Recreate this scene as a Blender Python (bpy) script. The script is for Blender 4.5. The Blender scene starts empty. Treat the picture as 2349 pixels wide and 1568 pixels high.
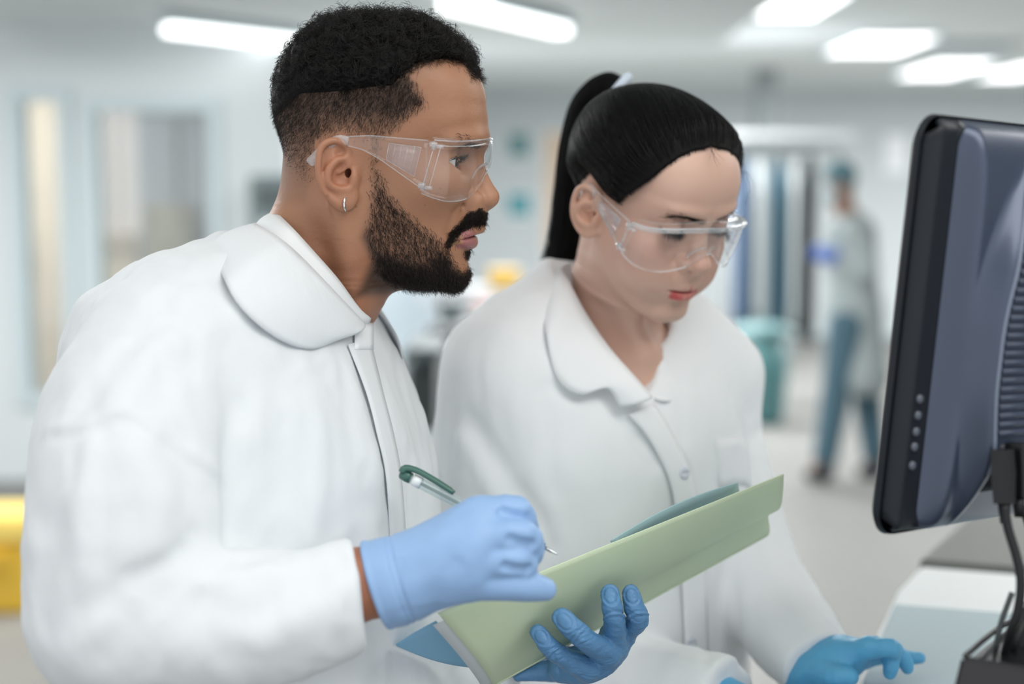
import bpy, bmesh, math, random
import numpy as np
from mathutils import Vector, Matrix

# ---------------------------------------------------------------- camera, world, lights, exposure
F = 3262.0                      # focal length in pixels of the 2349 x 1568 frame
CAM = np.array([0.0, 0.0, 1.49])
PITCH = math.radians(5.85)
SC = bpy.context.scene
COL = SC.collection
CA, SA = math.cos(PITCH), math.sin(PITCH)
VR = np.array([[1, 0, 0], [0, CA, SA], [0, -SA, CA]])   # level view frame (right, ahead, up) -> world

def Q(px, py, d):               # a point of the photograph at depth d, in the level view frame
    return np.array([(px - 1174.5) / F * d, d, -(py - 784.0) / F * d])
def V2W(p):
    return np.asarray(p, float) @ VR.T + CAM
def P(px, py, d):               # ... in world coordinates
    return V2W(Q(px, py, d))
def on_z(px, py, z):            # where a sight line meets the level z
    a = P(px, py, 1.0) - CAM
    return CAM + a * ((z - CAM[2]) / a[2])

cam_d = bpy.data.cameras.new('camera'); cam = bpy.data.objects.new('camera', cam_d); COL.objects.link(cam)
cam.location = CAM; cam.rotation_euler = (math.pi / 2 - PITCH, 0, 0)
cam_d.sensor_width = 36.0; cam_d.lens = 36.0 * F / 2349.0
cam_d.clip_start = 0.05; cam_d.clip_end = 100
cam_d.dof.use_dof = True; cam_d.dof.focus_distance = 1.275; cam_d.dof.aperture_fstop = 2.1
SC.camera = cam

world = bpy.data.worlds.new('world'); SC.world = world; world.use_nodes = True
world.node_tree.nodes['Background'].inputs[0].default_value = (0.955, 0.98, 1.0, 1)
world.node_tree.nodes['Background'].inputs[1].default_value = 0.93
SC.view_settings.view_transform = 'Standard'; SC.view_settings.look = 'None'
SC.view_settings.gamma = 1.0; SC.view_settings.use_curve_mapping = False
SC.view_settings.exposure = 0.13

CEIL = 2.6
def area(name, loc, sx, sy, power, col=(1, 1, 1), rot=(0, 0, 0)):
    l = bpy.data.lights.new(name, 'AREA'); l.shape = 'RECTANGLE'; l.size = sx; l.size_y = sy
    l.energy = power; l.color = col
    o = bpy.data.objects.new(name, l); o.location = loc; o.rotation_euler = rot; COL.objects.link(o)
    return o
# area lights under the laboratory ceiling (the visible panels are built further down)
area('ceiling_area_light', (-0.7, 0.6, CEIL - 0.03), 1.8, 1.2, 8, (1, 0.985, 0.95))
area('ceiling_area_light', (1.1, 0.2, CEIL - 0.03), 1.8, 1.2, 26, (1, 0.985, 0.95))  # unseen light added to brighten the woman's coat
area('ceiling_area_light', (2.3, 2.8, CEIL - 0.03), 1.2, 1.2, 30, (1, 0.985, 0.95))
area('ceiling_area_light', (-2.4, 4.4, CEIL - 0.03), 1.6, 1.6, 105)
area('ceiling_area_light', (0.4, 6.3, CEIL - 0.03), 1.6, 1.6, 130)
area('ceiling_area_light', (0.5, 10.0, CEIL - 0.03), 2.0, 2.0, 290)
area('ceiling_area_light', (5.0, 11.0, CEIL - 0.03), 2.0, 2.0, 290)

# ---------------------------------------------------------------- materials
def srgb(r, g, b):
    c = np.array([r, g, b], float) / 255.0
    c = np.where(c <= 0.04045, c / 12.92, ((c + 0.055) / 1.055) ** 2.4)
    return (float(c[0]), float(c[1]), float(c[2]), 1.0)
MATS = {}
def mat(name, col, rough=0.6, spec=0.5, metal=0.0, vcol=False, bump=None, noise=None, sss=0.0, sheen=0.0, coat=0.0, sub_r=(1, .4, .25), sub_s=0.004):
    if name in MATS: return MATS[name]
    m = bpy.data.materials.new(name); m.use_nodes = True
    nt = m.node_tree; b = nt.nodes['Principled BSDF']
    b.inputs['Base Color'].default_value = col
    b.inputs['Roughness'].default_value = rough
    b.inputs['Specular IOR Level'].default_value = spec
    b.inputs['Metallic'].default_value = metal
    b.inputs['Coat Weight'].default_value = coat
    if sss:
        b.inputs['Subsurface Weight'].default_value = sss
        b.inputs['Subsurface Radius'].default_value = sub_r
        b.inputs['Subsurface Scale'].default_value = sub_s
    if sheen: b.inputs['Sheen Weight'].default_value = sheen
    src = None
    tc = nt.nodes.new('ShaderNodeTexCoord')
    if vcol:
        at = nt.nodes.new('ShaderNodeAttribute'); at.attribute_name = 'Col'
        src = at.outputs['Color']
    if noise:                    # (scale, amount): mottled colour
        n = nt.nodes.new('ShaderNodeTexNoise'); n.inputs['Scale'].default_value = noise[0]; n.inputs['Detail'].default_value = 5
        nt.links.new(tc.outputs['Object'], n.inputs['Vector'])
        mr = nt.nodes.new('ShaderNodeMapRange'); mr.inputs['From Min'].default_value = .3; mr.inputs['From Max'].default_value = .7
        mr.inputs['To Min'].default_value = 1 - noise[1]; mr.inputs['To Max'].default_value = 1 + noise[1]
        nt.links.new(n.outputs['Fac'], mr.inputs['Value'])
        vm = nt.nodes.new('ShaderNodeVectorMath'); vm.operation = 'SCALE'
        if src is None:
            rgb = nt.nodes.new('ShaderNodeRGB'); rgb.outputs[0].default_value = col; src = rgb.outputs[0]
        nt.links.new(src, vm.inputs[0]); nt.links.new(mr.outputs[0], vm.inputs['Scale'])
        src = vm.outputs[0]
    if src is not None: nt.links.new(src, b.inputs['Base Color'])
    if bump:                     # list of (scale, distance, stretch xyz)
        prev = None
        for (s, dist, st) in bump:
            mp = nt.nodes.new('ShaderNodeMapping'); mp.inputs['Scale'].default_value = st
            nt.links.new(tc.outputs['Object'], mp.inputs['Vector'])
            n = nt.nodes.new('ShaderNodeTexNoise'); n.inputs['Scale'].default_value = s; n.inputs['Detail'].default_value = 4
            nt.links.new(mp.outputs[0], n.inputs['Vector'])
            bp = nt.nodes.new('ShaderNodeBump'); bp.inputs['Distance'].default_value = dist; bp.inputs['Strength'].default_value = 1.0
            nt.links.new(n.outputs['Fac'], bp.inputs['Height'])
            if prev: nt.links.new(prev, bp.inputs['Normal'])
            prev = bp.outputs[0]
        nt.links.new(prev, b.inputs['Normal'])
    MATS[name] = m
    return m
def clear_mat(name, tint=(1, 1, 1, 1), rough=0.02, ior=1.45, gloss=1.0, haze=0.0):
    if name in MATS: return MATS[name]
    m = bpy.data.materials.new(name); m.use_nodes = True; nt = m.node_tree
    nt.nodes.remove(nt.nodes['Principled BSDF']); out = nt.nodes['Material Output']
    t = nt.nodes.new('ShaderNodeBsdfTransparent'); t.inputs[0].default_value = tint
    g = nt.nodes.new('ShaderNodeBsdfGlossy'); g.inputs['Roughness'].default_value = rough; g.inputs[0].default_value = (gloss, gloss, gloss, 1)
    lw = nt.nodes.new('ShaderNodeLayerWeight'); pw_ = nt.nodes.new('ShaderNodeMath'); pw_.operation = 'POWER'; pw_.inputs[1].default_value = 4.5
    r0 = ((ior - 1) / (ior + 1)) ** 2; fr = nt.nodes.new('ShaderNodeMath'); fr.operation = 'MULTIPLY_ADD'; fr.inputs[1].default_value = .8 - r0; fr.inputs[2].default_value = r0
    nt.links.new(lw.outputs['Facing'], pw_.inputs[0]); nt.links.new(pw_.outputs[0], fr.inputs[0])
    mx = nt.nodes.new('ShaderNodeMixShader')
    nt.links.new(fr.outputs[0], mx.inputs[0]); nt.links.new(t.outputs[0], mx.inputs[1]); nt.links.new(g.outputs[0], mx.inputs[2])
    last = mx
    if haze:
        d = nt.nodes.new('ShaderNodeBsdfDiffuse'); d.inputs[0].default_value = (.95, .97, 1, 1)
        m2 = nt.nodes.new('ShaderNodeMixShader'); m2.inputs[0].default_value = haze
        nt.links.new(mx.outputs[0], m2.inputs[1]); nt.links.new(d.outputs[0], m2.inputs[2]); last = m2
    nt.links.new(last.outputs[0], out.inputs[0])
    MATS[name] = m
    return m
def emit_mat(name, col, s):
    if name in MATS: return MATS[name]
    m = bpy.data.materials.new(name); m.use_nodes = True
    b = m.node_tree.nodes['Principled BSDF']
    b.inputs['Base Color'].default_value = col; b.inputs['Emission Color'].default_value = col; b.inputs['Emission Strength'].default_value = s
    MATS[name] = m; return m
def hair_mat(name, col, rough=0.35, spec=.35):
    return mat(name, col, rough, spec)

# ---------------------------------------------------------------- objects
def tag(o, label=None, cat=None, group=None, kind=None):
    if label: o['label'] = label
    if cat: o['category'] = cat
    if group: o['group'] = group
    if kind: o['kind'] = kind
    return o
ROOT = {}
def thing(name, label, cat, loc, group=None):
    o = bpy.data.objects.new(name, None); COL.objects.link(o); o.location = tuple(float(c) for c in loc); o.empty_display_size = 0.05
    ROOT[o.name] = np.asarray(loc, float)
    return tag(o, label, cat, group)
def origin_of(parent):
    off = np.zeros(3); p = parent
    while p is not None:
        off = off + ROOT.get(p.name, np.zeros(3)); p = p.parent
    return off
def link(name, data, m, parent=None, origin=None):
    o = bpy.data.objects.new(name, data); COL.objects.link(o)
    if m is not None:
        data.materials.clear()
        for mm in (m if isinstance(m, (list, tuple)) else [m]): data.materials.append(mm)
    if parent is not None: o.parent = parent
    return o
def mesh_obj(name, verts, faces, m, parent=None, smooth=True, col=None, at=None, sharp=None):
    """verts in world coordinates; the object's origin goes to its parent's base, or to `at`, or to the bottom centre"""
    verts = np.asarray(verts, float)
    if parent is not None: off = origin_of(parent)
    elif at is not None: off = np.asarray(at, float)
    else:
        lo, hi = verts.min(0), verts.max(0); off = np.array([(lo[0] + hi[0]) / 2, (lo[1] + hi[1]) / 2, lo[2]])
    me = bpy.data.meshes.new(name)
    if isinstance(faces, np.ndarray) and len(faces):
        n = faces.shape[1]
        me.vertices.add(len(verts)); me.vertices.foreach_set('co', (verts - off).astype(np.float32).ravel())
        me.loops.add(faces.size); me.loops.foreach_set('vertex_index', faces.astype(np.int32).ravel())
        me.polygons.add(len(faces)); me.polygons.foreach_set('loop_start', np.arange(0, faces.size, n, dtype=np.int32))
        me.update(calc_edges=True); me.validate()
    else:
        me.from_pydata([tuple(v) for v in (verts - off)], [], [list(f) for f in faces]); me.update()
    if smooth: me.polygons.foreach_set('use_smooth', np.ones(len(me.polygons), bool))
    if col is not None:
        a = me.attributes.new('Col', 'FLOAT_COLOR', 'POINT')
        c4 = np.ones((len(verts), 4), np.float32); c4[:, :3] = col
        a.data.foreach_set('color', c4.ravel())
    o = link(name, me, m, parent)
    if parent is None: o.location = tuple(float(c) for c in off); ROOT[o.name] = off
    return o
class MB:                         # collects simple solids into one mesh, in world coordinates
    def __init__(s): s.v = []; s.f = []
    def add(s, verts, faces):
        n = len(s.v); s.v += [tuple(map(float, v)) for v in verts]; s.f += [[i + n for i in f] for f in faces]; return s
    def box(s, lo, hi, M=None, bev=0.0):
        bm = bmesh.new(); bmesh.ops.create_cube(bm, size=1.0)
        lo = np.minimum(lo, hi); hi = np.maximum(lo, hi)
        for v in bm.verts: v.co = Vector((lo[i] + hi[i]) / 2 + v.co[i] * (hi[i] - lo[i]) for i in range(3))
        if bev: bmesh.ops.bevel(bm, geom=bm.edges[:], offset=bev, segments=2, affect='EDGES', profile=0.5)
        return s.bm(bm, M)
    def bm(s, bm, M=None):
        bm.verts.ensure_lookup_table(); vs = [v.co.copy() for v in bm.verts]
        if M is not None: vs = [M @ v for v in vs]
        bm.verts.index_update(); fs = [[v.index for v in f.verts] for f in bm.faces]; bm.free()
        return s.add(vs, fs)
    def tube(s, pts, r, n=10, cap=True, sx=1.0):
        v, f = tube(pts, r, n, cap, sx); return s.add(v, f)
    def build(s, name, m, parent=None, smooth=False, at=None, col=None):
        return mesh_obj(name, np.array(s.v), s.f, m, parent, smooth, col, at)
def catmull(pts, n):
    pts = np.asarray(pts, float); k = len(pts)
    ext = np.vstack([2 * pts[0] - pts[1], pts, 2 * pts[-1] - pts[-2]])
    t = np.linspace(0, k - 1 - 1e-9, n); i = t.astype(int); u = (t - i)[:, None]
    p0, p1, p2, p3 = ext[i], ext[i + 1], ext[i + 2], ext[i + 3]
    return 0.5 * (2 * p1 + (p2 - p0) * u + (2 * p0 - 5 * p1 + 4 * p2 - p3) * u ** 2 + (3 * p1 - p0 - 3 * p2 + p3) * u ** 3)
def tube(pts, r, n=10, cap=True, sx=1.0):
    pts = np.asarray(pts, float); k = len(pts); r = np.broadcast_to(np.asarray(r, float), (k,))
    t = np.gradient(pts, axis=0); t /= np.linalg.norm(t, axis=1)[:, None] + 1e-12
    a = np.array([0, 0, 1.0]) if abs(t[0][2]) < .9 else np.array([1.0, 0, 0])
    u = np.cross(t[0], a); u /= np.linalg.norm(u); vs = []
    for i in range(k):
        u = u - t[i] * (u @ t[i]); u /= np.linalg.norm(u) + 1e-12; w = np.cross(t[i], u)
        for j in range(n):
            q = 2 * math.pi * j / n; vs.append(pts[i] + r[i] * (math.cos(q) * u * sx + math.sin(q) * w))
    fs = [[i * n + j, i * n + (j + 1) % n, (i + 1) * n + (j + 1) % n, (i + 1) * n + j] for i in range(k - 1) for j in range(n)]
    if cap: fs += [list(range(n))[::-1], list(range((k - 1) * n, k * n))]
    return vs, fs
def sheet(rows, thick):            # a lofted cloth or plastic sheet of real thickness from a grid of points
    g = np.asarray(rows, float); a, b, _ = g.shape
    du = np.gradient(g, axis=1); dv = np.gradient(g, axis=0); nr = np.cross(du, dv); nr /= np.linalg.norm(nr, axis=2)[..., None] + 1e-12
    top = (g + nr * thick / 2).reshape(-1, 3); bot = (g - nr * thick / 2).reshape(-1, 3); N = a * b
    f = []
    for i in range(a - 1):
        for j in range(b - 1):
            q = [i * b + j, i * b + j + 1, (i + 1) * b + j + 1, (i + 1) * b + j]
            f.append(q); f.append([x + N for x in q[::-1]])
    for i in range(a - 1):
        for j in (0, b - 1):
            q = [i * b + j, (i + 1) * b + j, (i + 1) * b + j + N, i * b + j + N]; f.append(q if j == 0 else q[::-1])
    for j in range(b - 1):
        for i in (0, a - 1):
            q = [i * b + j, i * b + j + 1, i * b + j + 1 + N, i * b + j + N]; f.append(q[::-1] if i == 0 else q)
    return np.vstack([top, bot]), f
def strands(name, pts, r0, r1, m, parent, kind=None):
    pts = np.asarray(pts, np.float32); N, K, _ = pts.shape
    hc = bpy.data.hair_curves.new(name); hc.add_curves([K] * N)
    off = origin_of(parent)
    hc.attributes['position'].data.foreach_set('vector', (pts - off).astype(np.float32).ravel())
    ra = hc.attributes.get('radius') or hc.attributes.new('radius', 'FLOAT', 'POINT')
    ra.data.foreach_set('value', np.tile(np.linspace(r0, r1, K), N).astype(np.float32))
    o = link(name, hc, m, parent)
    if kind: o['kind'] = kind
    return o

# ---------------------------------------------------------------- solid modelling by distance fields
def nrm(v): return v / np.linalg.norm(v)
def smin(a, b, k):
    h = np.maximum(k - np.abs(a - b), 0.0) / k
    return np.minimum(a, b) - h * h * k * 0.25
def smax(a, b, k): return -smin(-a, -b, k)
def sph(p, c, r): return np.sqrt(((p - np.asarray(c, np.float32)) ** 2).sum(1)) - r
def rc(p, a, b, ra, rb):
    a = np.asarray(a, np.float32); b = np.asarray(b, np.float32); ba = b - a
    t = np.clip(((p - a) @ ba) / max(float(ba @ ba), 1e-12), 0, 1).astype(np.float32)
    q = p - a - t[:, None] * ba
    return np.sqrt((q * q).sum(1)) - (ra + t * (rb - ra))
def resample(pts, rs, m=4):
    pts = np.asarray(pts, float); n = (len(pts) - 1) * m + 1
    if len(pts) < 3: return pts, np.asarray(rs, float)
    q = catmull(np.hstack([pts, np.asarray(rs, float)[:, None]]), n); return q[:, :3], np.maximum(q[:, 3], 1e-5)
def chain(p, pts, rs, k=0.0, m=3):
    pts, rs = resample(pts, rs, m); d = None
    for i in range(len(pts) - 1):
        e = rc(p, pts[i], pts[i + 1], rs[i], rs[i + 1]); d = e if d is None else np.minimum(d, e)
    return d
def seg_t(p, pts):                 # distance to a polyline
    d = None
    for i in range(len(pts) - 1):
        e = rc(p, pts[i], pts[i + 1], 0, 0); d = e if d is None else np.minimum(d, e)
    return d
def ell(p, c, r, R=None):
    q = p - np.asarray(c, np.float32)
    if R is not None: q = q @ np.asarray(R, np.float32)      # columns of R are the ellipsoid's axes
    r = np.asarray(r, np.float32)
    k0 = np.sqrt(((q / r) ** 2).sum(1)); k1 = np.sqrt(((q / (r * r)) ** 2).sum(1)) + 1e-9
    return k0 * (k0 - 1) / k1
def gauss(p, c, s): return np.exp(-(((p - np.asarray(c, np.float32)) / np.asarray(s, np.float32)) ** 2).sum(1))
def grad(f, p, e=0.0006):
    g = np.stack([f(p + np.array(d, np.float32) * e) - f(p - np.array(d, np.float32) * e) for d in ((1, 0, 0), (0, 1, 0), (0, 0, 1))], 1)
    return g / (np.linalg.norm(g, axis=1)[:, None] + 1e-9)
def wob(p, freq, seed, warp=0.6):  # smooth pseudo-noise in -1..1
    r = np.random.RandomState(seed); out = 0; q = p * freq
    w = np.stack([np.sin(q @ r.normal(size=3).astype(np.float32) + r.rand() * 6.3) for _ in range(3)], 1) * warp
    q = q + w
    for i in range(5):
        d = r.normal(size=3).astype(np.float32); d /= np.linalg.norm(d)
        out = out + np.sin(q @ d * (0.8 + 0.5 * i) + r.rand() * 6.3) / (1 + 0.35 * i)
    return out / 3.0
def sdf_mesh(f, lo, hi, h, B=8, slack=1.35, project=True):
    lo = np.asarray(lo, np.float32); n = [int(math.ceil((hi[i] - lo[i]) / h / B)) * B for i in range(3)]
    nb = [k // B for k in n]
    bi = np.stack(np.meshgrid(*[np.arange(k) for k in nb], indexing='ij'), -1).reshape(-1, 3)
    bc = lo + (bi * B + (B - 1) / 2).astype(np.float32) * h
    cv = np.concatenate([f(bc[i:i + 200000]) for i in range(0, len(bc), 200000)])
    A = np.where(cv < 0, -1.0, 1.0).astype(np.float32).reshape(nb)
    A = np.repeat(np.repeat(np.repeat(A, B, 0), B, 1), B, 2)
    act = np.abs(cv) < slack * 0.87 * B * h + h
    off = np.stack(np.meshgrid(*[np.arange(B)] * 3, indexing='ij'), -1).reshape(-1, 3)
    ab = bi[act]
    for i in range(0, len(ab), 400):
        ix = (ab[i:i + 400, None, :] * B + off[None]).reshape(-1, 3)
        A[ix[:, 0], ix[:, 1], ix[:, 2]] = f(lo + ix.astype(np.float32) * h)
    S = A < 0
    shp = tuple(k - 1 for k in n)
    cnt = np.zeros(shp, np.uint8)
    cs = [(a, b, c) for a in (0, 1) for b in (0, 1) for c in (0, 1)]
    for (a, b, c) in cs: cnt += S[a:a + shp[0], b:b + shp[1], c:c + shp[2]]
    cells = np.argwhere((cnt > 0) & (cnt < 8))
    idx = np.full(shp, -1, np.int32); idx[tuple(cells.T)] = np.arange(len(cells))
    cv8 = {c: A[cells[:, 0] + c[0], cells[:, 1] + c[1], cells[:, 2] + c[2]] for c in cs}
    acc = np.zeros((len(cells), 3), np.float64); num = np.zeros(len(cells))
    for c in cs:
        for ax in range(3):
            if c[ax] == 0:
                d = list(c); d[ax] = 1; d = tuple(d); u, v = cv8[c], cv8[d]; m = (u < 0) != (v < 0)
                t = np.where(m, u / np.where(m, u - v, 1), 0); q = np.tile(np.array(c, float), (len(cells), 1)); q[:, ax] += t
                acc[m] += q[m]; num[m] += 1
    V = lo + (cells + acc / num[:, None]) * h
    quads = []
    for ax in range(3):
        sl0 = [slice(None)] * 3; sl1 = [slice(None)] * 3; sl0[ax] = slice(0, -1); sl1[ax] = slice(1, None)
        e = np.argwhere(S[tuple(sl0)] != S[tuple(sl1)])
        o1, o2 = [(1, 2), (2, 0), (0, 1)][ax]
        ok = (e[:, o1] > 0) & (e[:, o2] > 0) & (e[:, o1] < shp[o1]) & (e[:, o2] < shp[o2]); e = e[ok]
        flip = S[tuple(e.T)]
        def cell(da, db):
            k = e.copy(); k[:, o1] -= da; k[:, o2] -= db; return idx[tuple(k.T)]
        q = np.stack([cell(1, 1), cell(0, 1), cell(0, 0), cell(1, 0)], 1)
        q[~flip] = q[~flip][:, ::-1]; quads.append(q)
    Fq = np.vstack(quads)
    if project:
        Vf = V.astype(np.float32)
        for _ in range(1):
            d = f(Vf); g = grad(f, Vf, h * 0.3); Vf = Vf - g * np.clip(d, -h, h)[:, None] * 0.9
        V = Vf
    return V.astype(float), Fq
# ---------------------------------------------------------------- the setting: laboratory shell
M_wall = mat('painted_wall', srgb(204, 210, 212), .7, noise=(3, .015))
M_ceil = mat('ceiling_paint', srgb(222, 227, 227), .8, noise=(2, .015))
M_floor = mat('grey_vinyl_floor', srgb(124, 124, 121), .5, noise=(6, .04))
M_frame = mat('pale_frame_paint', srgb(206, 219, 223), .5)
M_glass = clear_mat('window_glass', (.93, .97, .97, 1), .02, 1.45, .8, .10)
M_lamp = emit_mat('lamp_panel', (1, 1, 1, 1), 3.0)
XL, XR, YB, YF = -5.2, 8.5, 15.2, -1.2
def slab(name, lo, hi, m, bev=0.0, parent=None, kind='structure'):
    o = MB().box(lo, hi, bev=bev).build(name, m, parent)
    if kind and parent is None: o['kind'] = kind
    return o
slab('floor', (XL - .2, YF, -.1), (XR + .2, YB + .2, 0), M_floor)
slab('ceiling', (XL - .2, YF, CEIL), (XR + .2, YB + .2, CEIL + .1), M_ceil)
slab('wall_back', (XL - .2, YB, 0), (XR + .2, YB + .15, CEIL), M_wall)
slab('wall_right', (XR, YF - 3, 0), (XR + .15, YB, CEIL), M_wall)
slab('baseboard_back', (-0.5, YB - .02, 0), (XR, YB, .10), M_frame)
# ceiling bulkhead hanging over the middle of the room
a = on_z(1648, 102, 2.36); 
slab('ceiling_bulkhead', (-2.6, a[1] - 2.2, 2.36), (a[0], a[1], CEIL), M_ceil)
# glazed partition on the left: a wall built round its two panes
PY = 7.4
def pw(px, py): q = P(px, py, 1.0) - CAM; q = CAM + q * ((PY - CAM[1]) / q[1]); return q
xs = [XL, pw(52, 400)[0], pw(142, 400)[0], pw(222, 400)[0], pw(484, 400)[0], pw(660, 400)[0]]
zt, zb = pw(90, 228)[2], pw(90, 905)[2]; zt2 = pw(300, 252)[2]
TH = .12
w = MB()
w.box((xs[0], PY, 0), (xs[1], PY + TH, CEIL)); w.box((xs[1], PY, zt), (xs[2], PY + TH, CEIL)); w.box((xs[1], PY, 0), (xs[2], PY + TH, zb))
w.box((xs[2], PY, 0), (xs[3], PY + TH, CEIL)); w.box((xs[3], PY, zt2), (xs[4], PY + TH, CEIL)); w.box((xs[3], PY, 0), (xs[4], PY + TH, zb))
w.box((xs[4], PY, 0), (xs[5], PY + TH, CEIL))
o = w.build('wall_left', mat('partition_paint', srgb(222, 229, 231), .6)); o['kind'] = 'structure'
slab('wall_return', (xs[5] - .1, PY + TH, 0), (xs[5], YB, CEIL), M_wall)
def window(n, x0, x1, z0, z1):
    r = bpy.data.objects.new('window_%d' % n, None); COL.objects.link(r); r.location = ((x0 + x1) / 2, PY, z0); ROOT[r.name] = np.array(r.location); r['kind'] = 'structure'
    f = MB(); t = .06
    f.box((x0 - t, PY - .03, z0 - t), (x0 + .01, PY + .02, z1 + t)); f.box((x1 - .01, PY - .03, z0 - t), (x1 + t, PY + .02, z1 + t))
    f.box((x0 + .01, PY - .029, z1 - .01), (x1 - .01, PY + .02, z1 + t)); f.box((x0 + .01, PY - .029, z0 - t), (x1 - .01, PY + .02, z0 + .01))
    f.build('window_frame', M_frame, r)
    MB().box((x0, PY + .04, z0), (x1, PY + .05, z1)).build('pane', M_glass, r)
window(1, xs[1], xs[2], zb, zt); window(2, xs[3], xs[4], zb, zt2)
# the corridor behind the panes
slab('wall_corridor', (XL, PY + 2.4, 0), (xs[5] - .1, PY + 2.5, CEIL), mat('corridor_paint', srgb(205, 203, 202), .7))
area('corridor_lamp_light', (-3.6, PY + 1.1, CEIL - .03), 1.0, .6, 42)

# gray column by the far wall
c = on_z(1755, 330, 1.6)
# ceiling lamps -----------------------------------------------------------
def ceiling_panel(px, py, wpx, dpx, label, zc=CEIL, nm='ceiling_light'):
    c = on_z(px, py, zc); l = on_z(px - wpx / 2, py, zc); n = on_z(px, py + dpx / 2, zc); f_ = on_z(px, py - dpx / 2, zc)
    hw = abs(c[0] - l[0]); hd = abs(f_[1] - n[1]) / 2
    t = thing(nm, label, 'ceiling light', (c[0], c[1], zc - .03), 'square ceiling lights')
    fr = MB(); b = .035
    for (x0, x1, y0, y1) in ((-hw - b, hw + b, -hd - b, -hd), (-hw - b, hw + b, hd, hd + b), (-hw - b, -hw, -hd, hd), (hw, hw + b, -hd, hd)):
        fr.box((c[0] + x0, c[1] + y0, zc - .025), (c[0] + x1, c[1] + y1, zc - .001))
    fr.build('frame', M_frame, t)
    MB().box((c[0] - hw, c[1] - hd, zc - .02), (c[0] + hw, c[1] + hd, zc - .004)).build('diffuser', M_lamp, t)
ceiling_panel(1800, 4, 215, 58, 'square ceiling light nearest the camera, cut off by the top of the photo')
ceiling_panel(2016, 97, 172, 40, 'square ceiling light second from the left in the row over the monitor')
ceiling_panel(2164, 154, 132, 34, 'square ceiling light third from the left, above the monitor')
ceiling_panel(2338, 160, 104, 30, 'square ceiling light at the right edge of the photo')
def tube_light(p0, p1, zc, label, wd=.075):
    a_ = on_z(*p0, zc); b_ = on_z(*p1, zc); d = nrm(b_ - a_); n = np.cross(d, [0, 0, 1.0])
    t = thing('tube_light', label, 'ceiling light', (a_ + b_) / 2, 'linear ceiling lights')
    L = np.linalg.norm(b_ - a_); R = Matrix(((d[0], n[0], 0, (a_ + b_)[0] / 2), (d[1], n[1], 0, (a_ + b_)[1] / 2), (0, 0, 1, zc), (0, 0, 0, 1)))
    MB().box((-L / 2 - .02, -wd * .8, .03), (L / 2 + .02, wd * .8, .075), R, .01).build('housing', M_frame, t)
    MB().box((-L / 2, -wd * .62, -.01), (L / 2, wd * .62, .03), R, .012).build('diffuser', M_lamp, t)
tube_light((385, 72), (680, 104), 2.27, 'long linear ceiling light left of the man, running behind his hair')
tube_light((1030, 16), (1290, 76), 2.27, 'long linear ceiling light above the man and the woman')
# a dark square vent in the ceiling above the right lamps
v = on_z(2230, 105, CEIL)
t = thing('ceiling_vent', 'grey square air vent in the ceiling between the right lights', 'vent', (v[0], v[1], CEIL - .02))
MB().box((v[0] - .3, v[1] - .3, CEIL - .016), (v[0] + .3, v[1] + .3, CEIL - .001)).build('backing', mat('vent_grey', srgb(150, 154, 154), .6), t)
for i in range(6):
    MB().box((v[0] - .28, v[1] - .27 + i * .095, CEIL - .026), (v[0] + .28, v[1] - .22 + i * .095, CEIL - .014)).build('slat', M_frame, t)
# ---------------------------------------------------------------- things in the blurred background
def onY(px, py, Y): q = P(px, py, 1.0) - CAM; return CAM + q * ((Y - CAM[1]) / q[1])
def pxbox(mb, x0, y0, x1, y1, Y, dep, floor=False, bev=0.0):
    a_ = onY(x0, y1, Y); b_ = onY(x1, y0, Y)
    mb.box((a_[0], Y, 0.0 if floor else a_[2]), (b_[0], Y + dep, b_[2]), bev=bev); return a_, b_
M_wood = mat('pale_wood', srgb(226, 205, 182), .5, noise=(8, .05)); M_tan = mat('tan_board', srgb(214, 196, 172), .6, noise=(6, .05))
M_dgrey = mat('dark_grey_plastic', srgb(82, 92, 94), .5); M_lgrey = mat('light_grey_metal', srgb(168, 172, 174), .45)
M_white = mat('white_plastic', srgb(226, 230, 232), .4); M_teal = mat('teal_plastic', srgb(92, 142, 145), .45)
M_paleblue = mat('pale_blue_enamel', srgb(196, 212, 222), .35); M_yellow = mat('yellow_plastic', srgb(233, 190, 62), .45)
# seen through the panes: a wooden door and cupboards of the corridor
Yc = PY + 2.2
t = thing('wooden_door', 'pale wooden corridor door seen through the narrow left pane', 'door', (onY(95, 600, Yc)[0], Yc, 0))
m = MB(); pxbox(m, 20, 215, 150, 900, Yc + .02, .06, True); m.build('door_leaf', M_wood, t)
m = MB(); pxbox(m, 150, 205, 172, 900, Yc, .1, True); m.build('door_jamb', M_lgrey, t)
m = MB(); pxbox(m, 52, 560, 60, 620, Yc - .05, .05); m.build('handle', M_lgrey, t)
t = thing('locker', 'grey corridor locker with two doors seen through the wide pane', 'locker', (onY(410, 600, Yc)[0], Yc - .5, 0))
m = MB(); pxbox(m, 330, 262, 500, 900, Yc - .5, .6, True); m.build('body', M_lgrey, t)
for (x0, x1) in ((334, 412), (418, 496)):
    m = MB(); pxbox(m, x0, 275, x1, 900, Yc - .53, .03, True); d_ = m.build('door', mat('locker_grey', srgb(172, 172, 176), .5), t)
    m = MB(); pxbox(m, x1 - 16, 520, x1 - 10, 580, Yc - .56, .03); m.build('handle', M_dgrey, d_)
t = thing('cupboard', 'tall pinkish white corridor cupboard left of the grey locker', 'cupboard', (onY(270, 600, Yc)[0], Yc - .4, 0))
m = MB(); pxbox(m, 215, 250, 318, 540, Yc - .4, .5); m.build('body', mat('pinkish_white', srgb(226, 214, 208), .5), t)
m = MB(); pxbox(m, 220, 258, 266, 535, Yc - .42, .02); m.build('door', mat('pinkish_door', srgb(222, 208, 202), .5), t)
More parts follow.
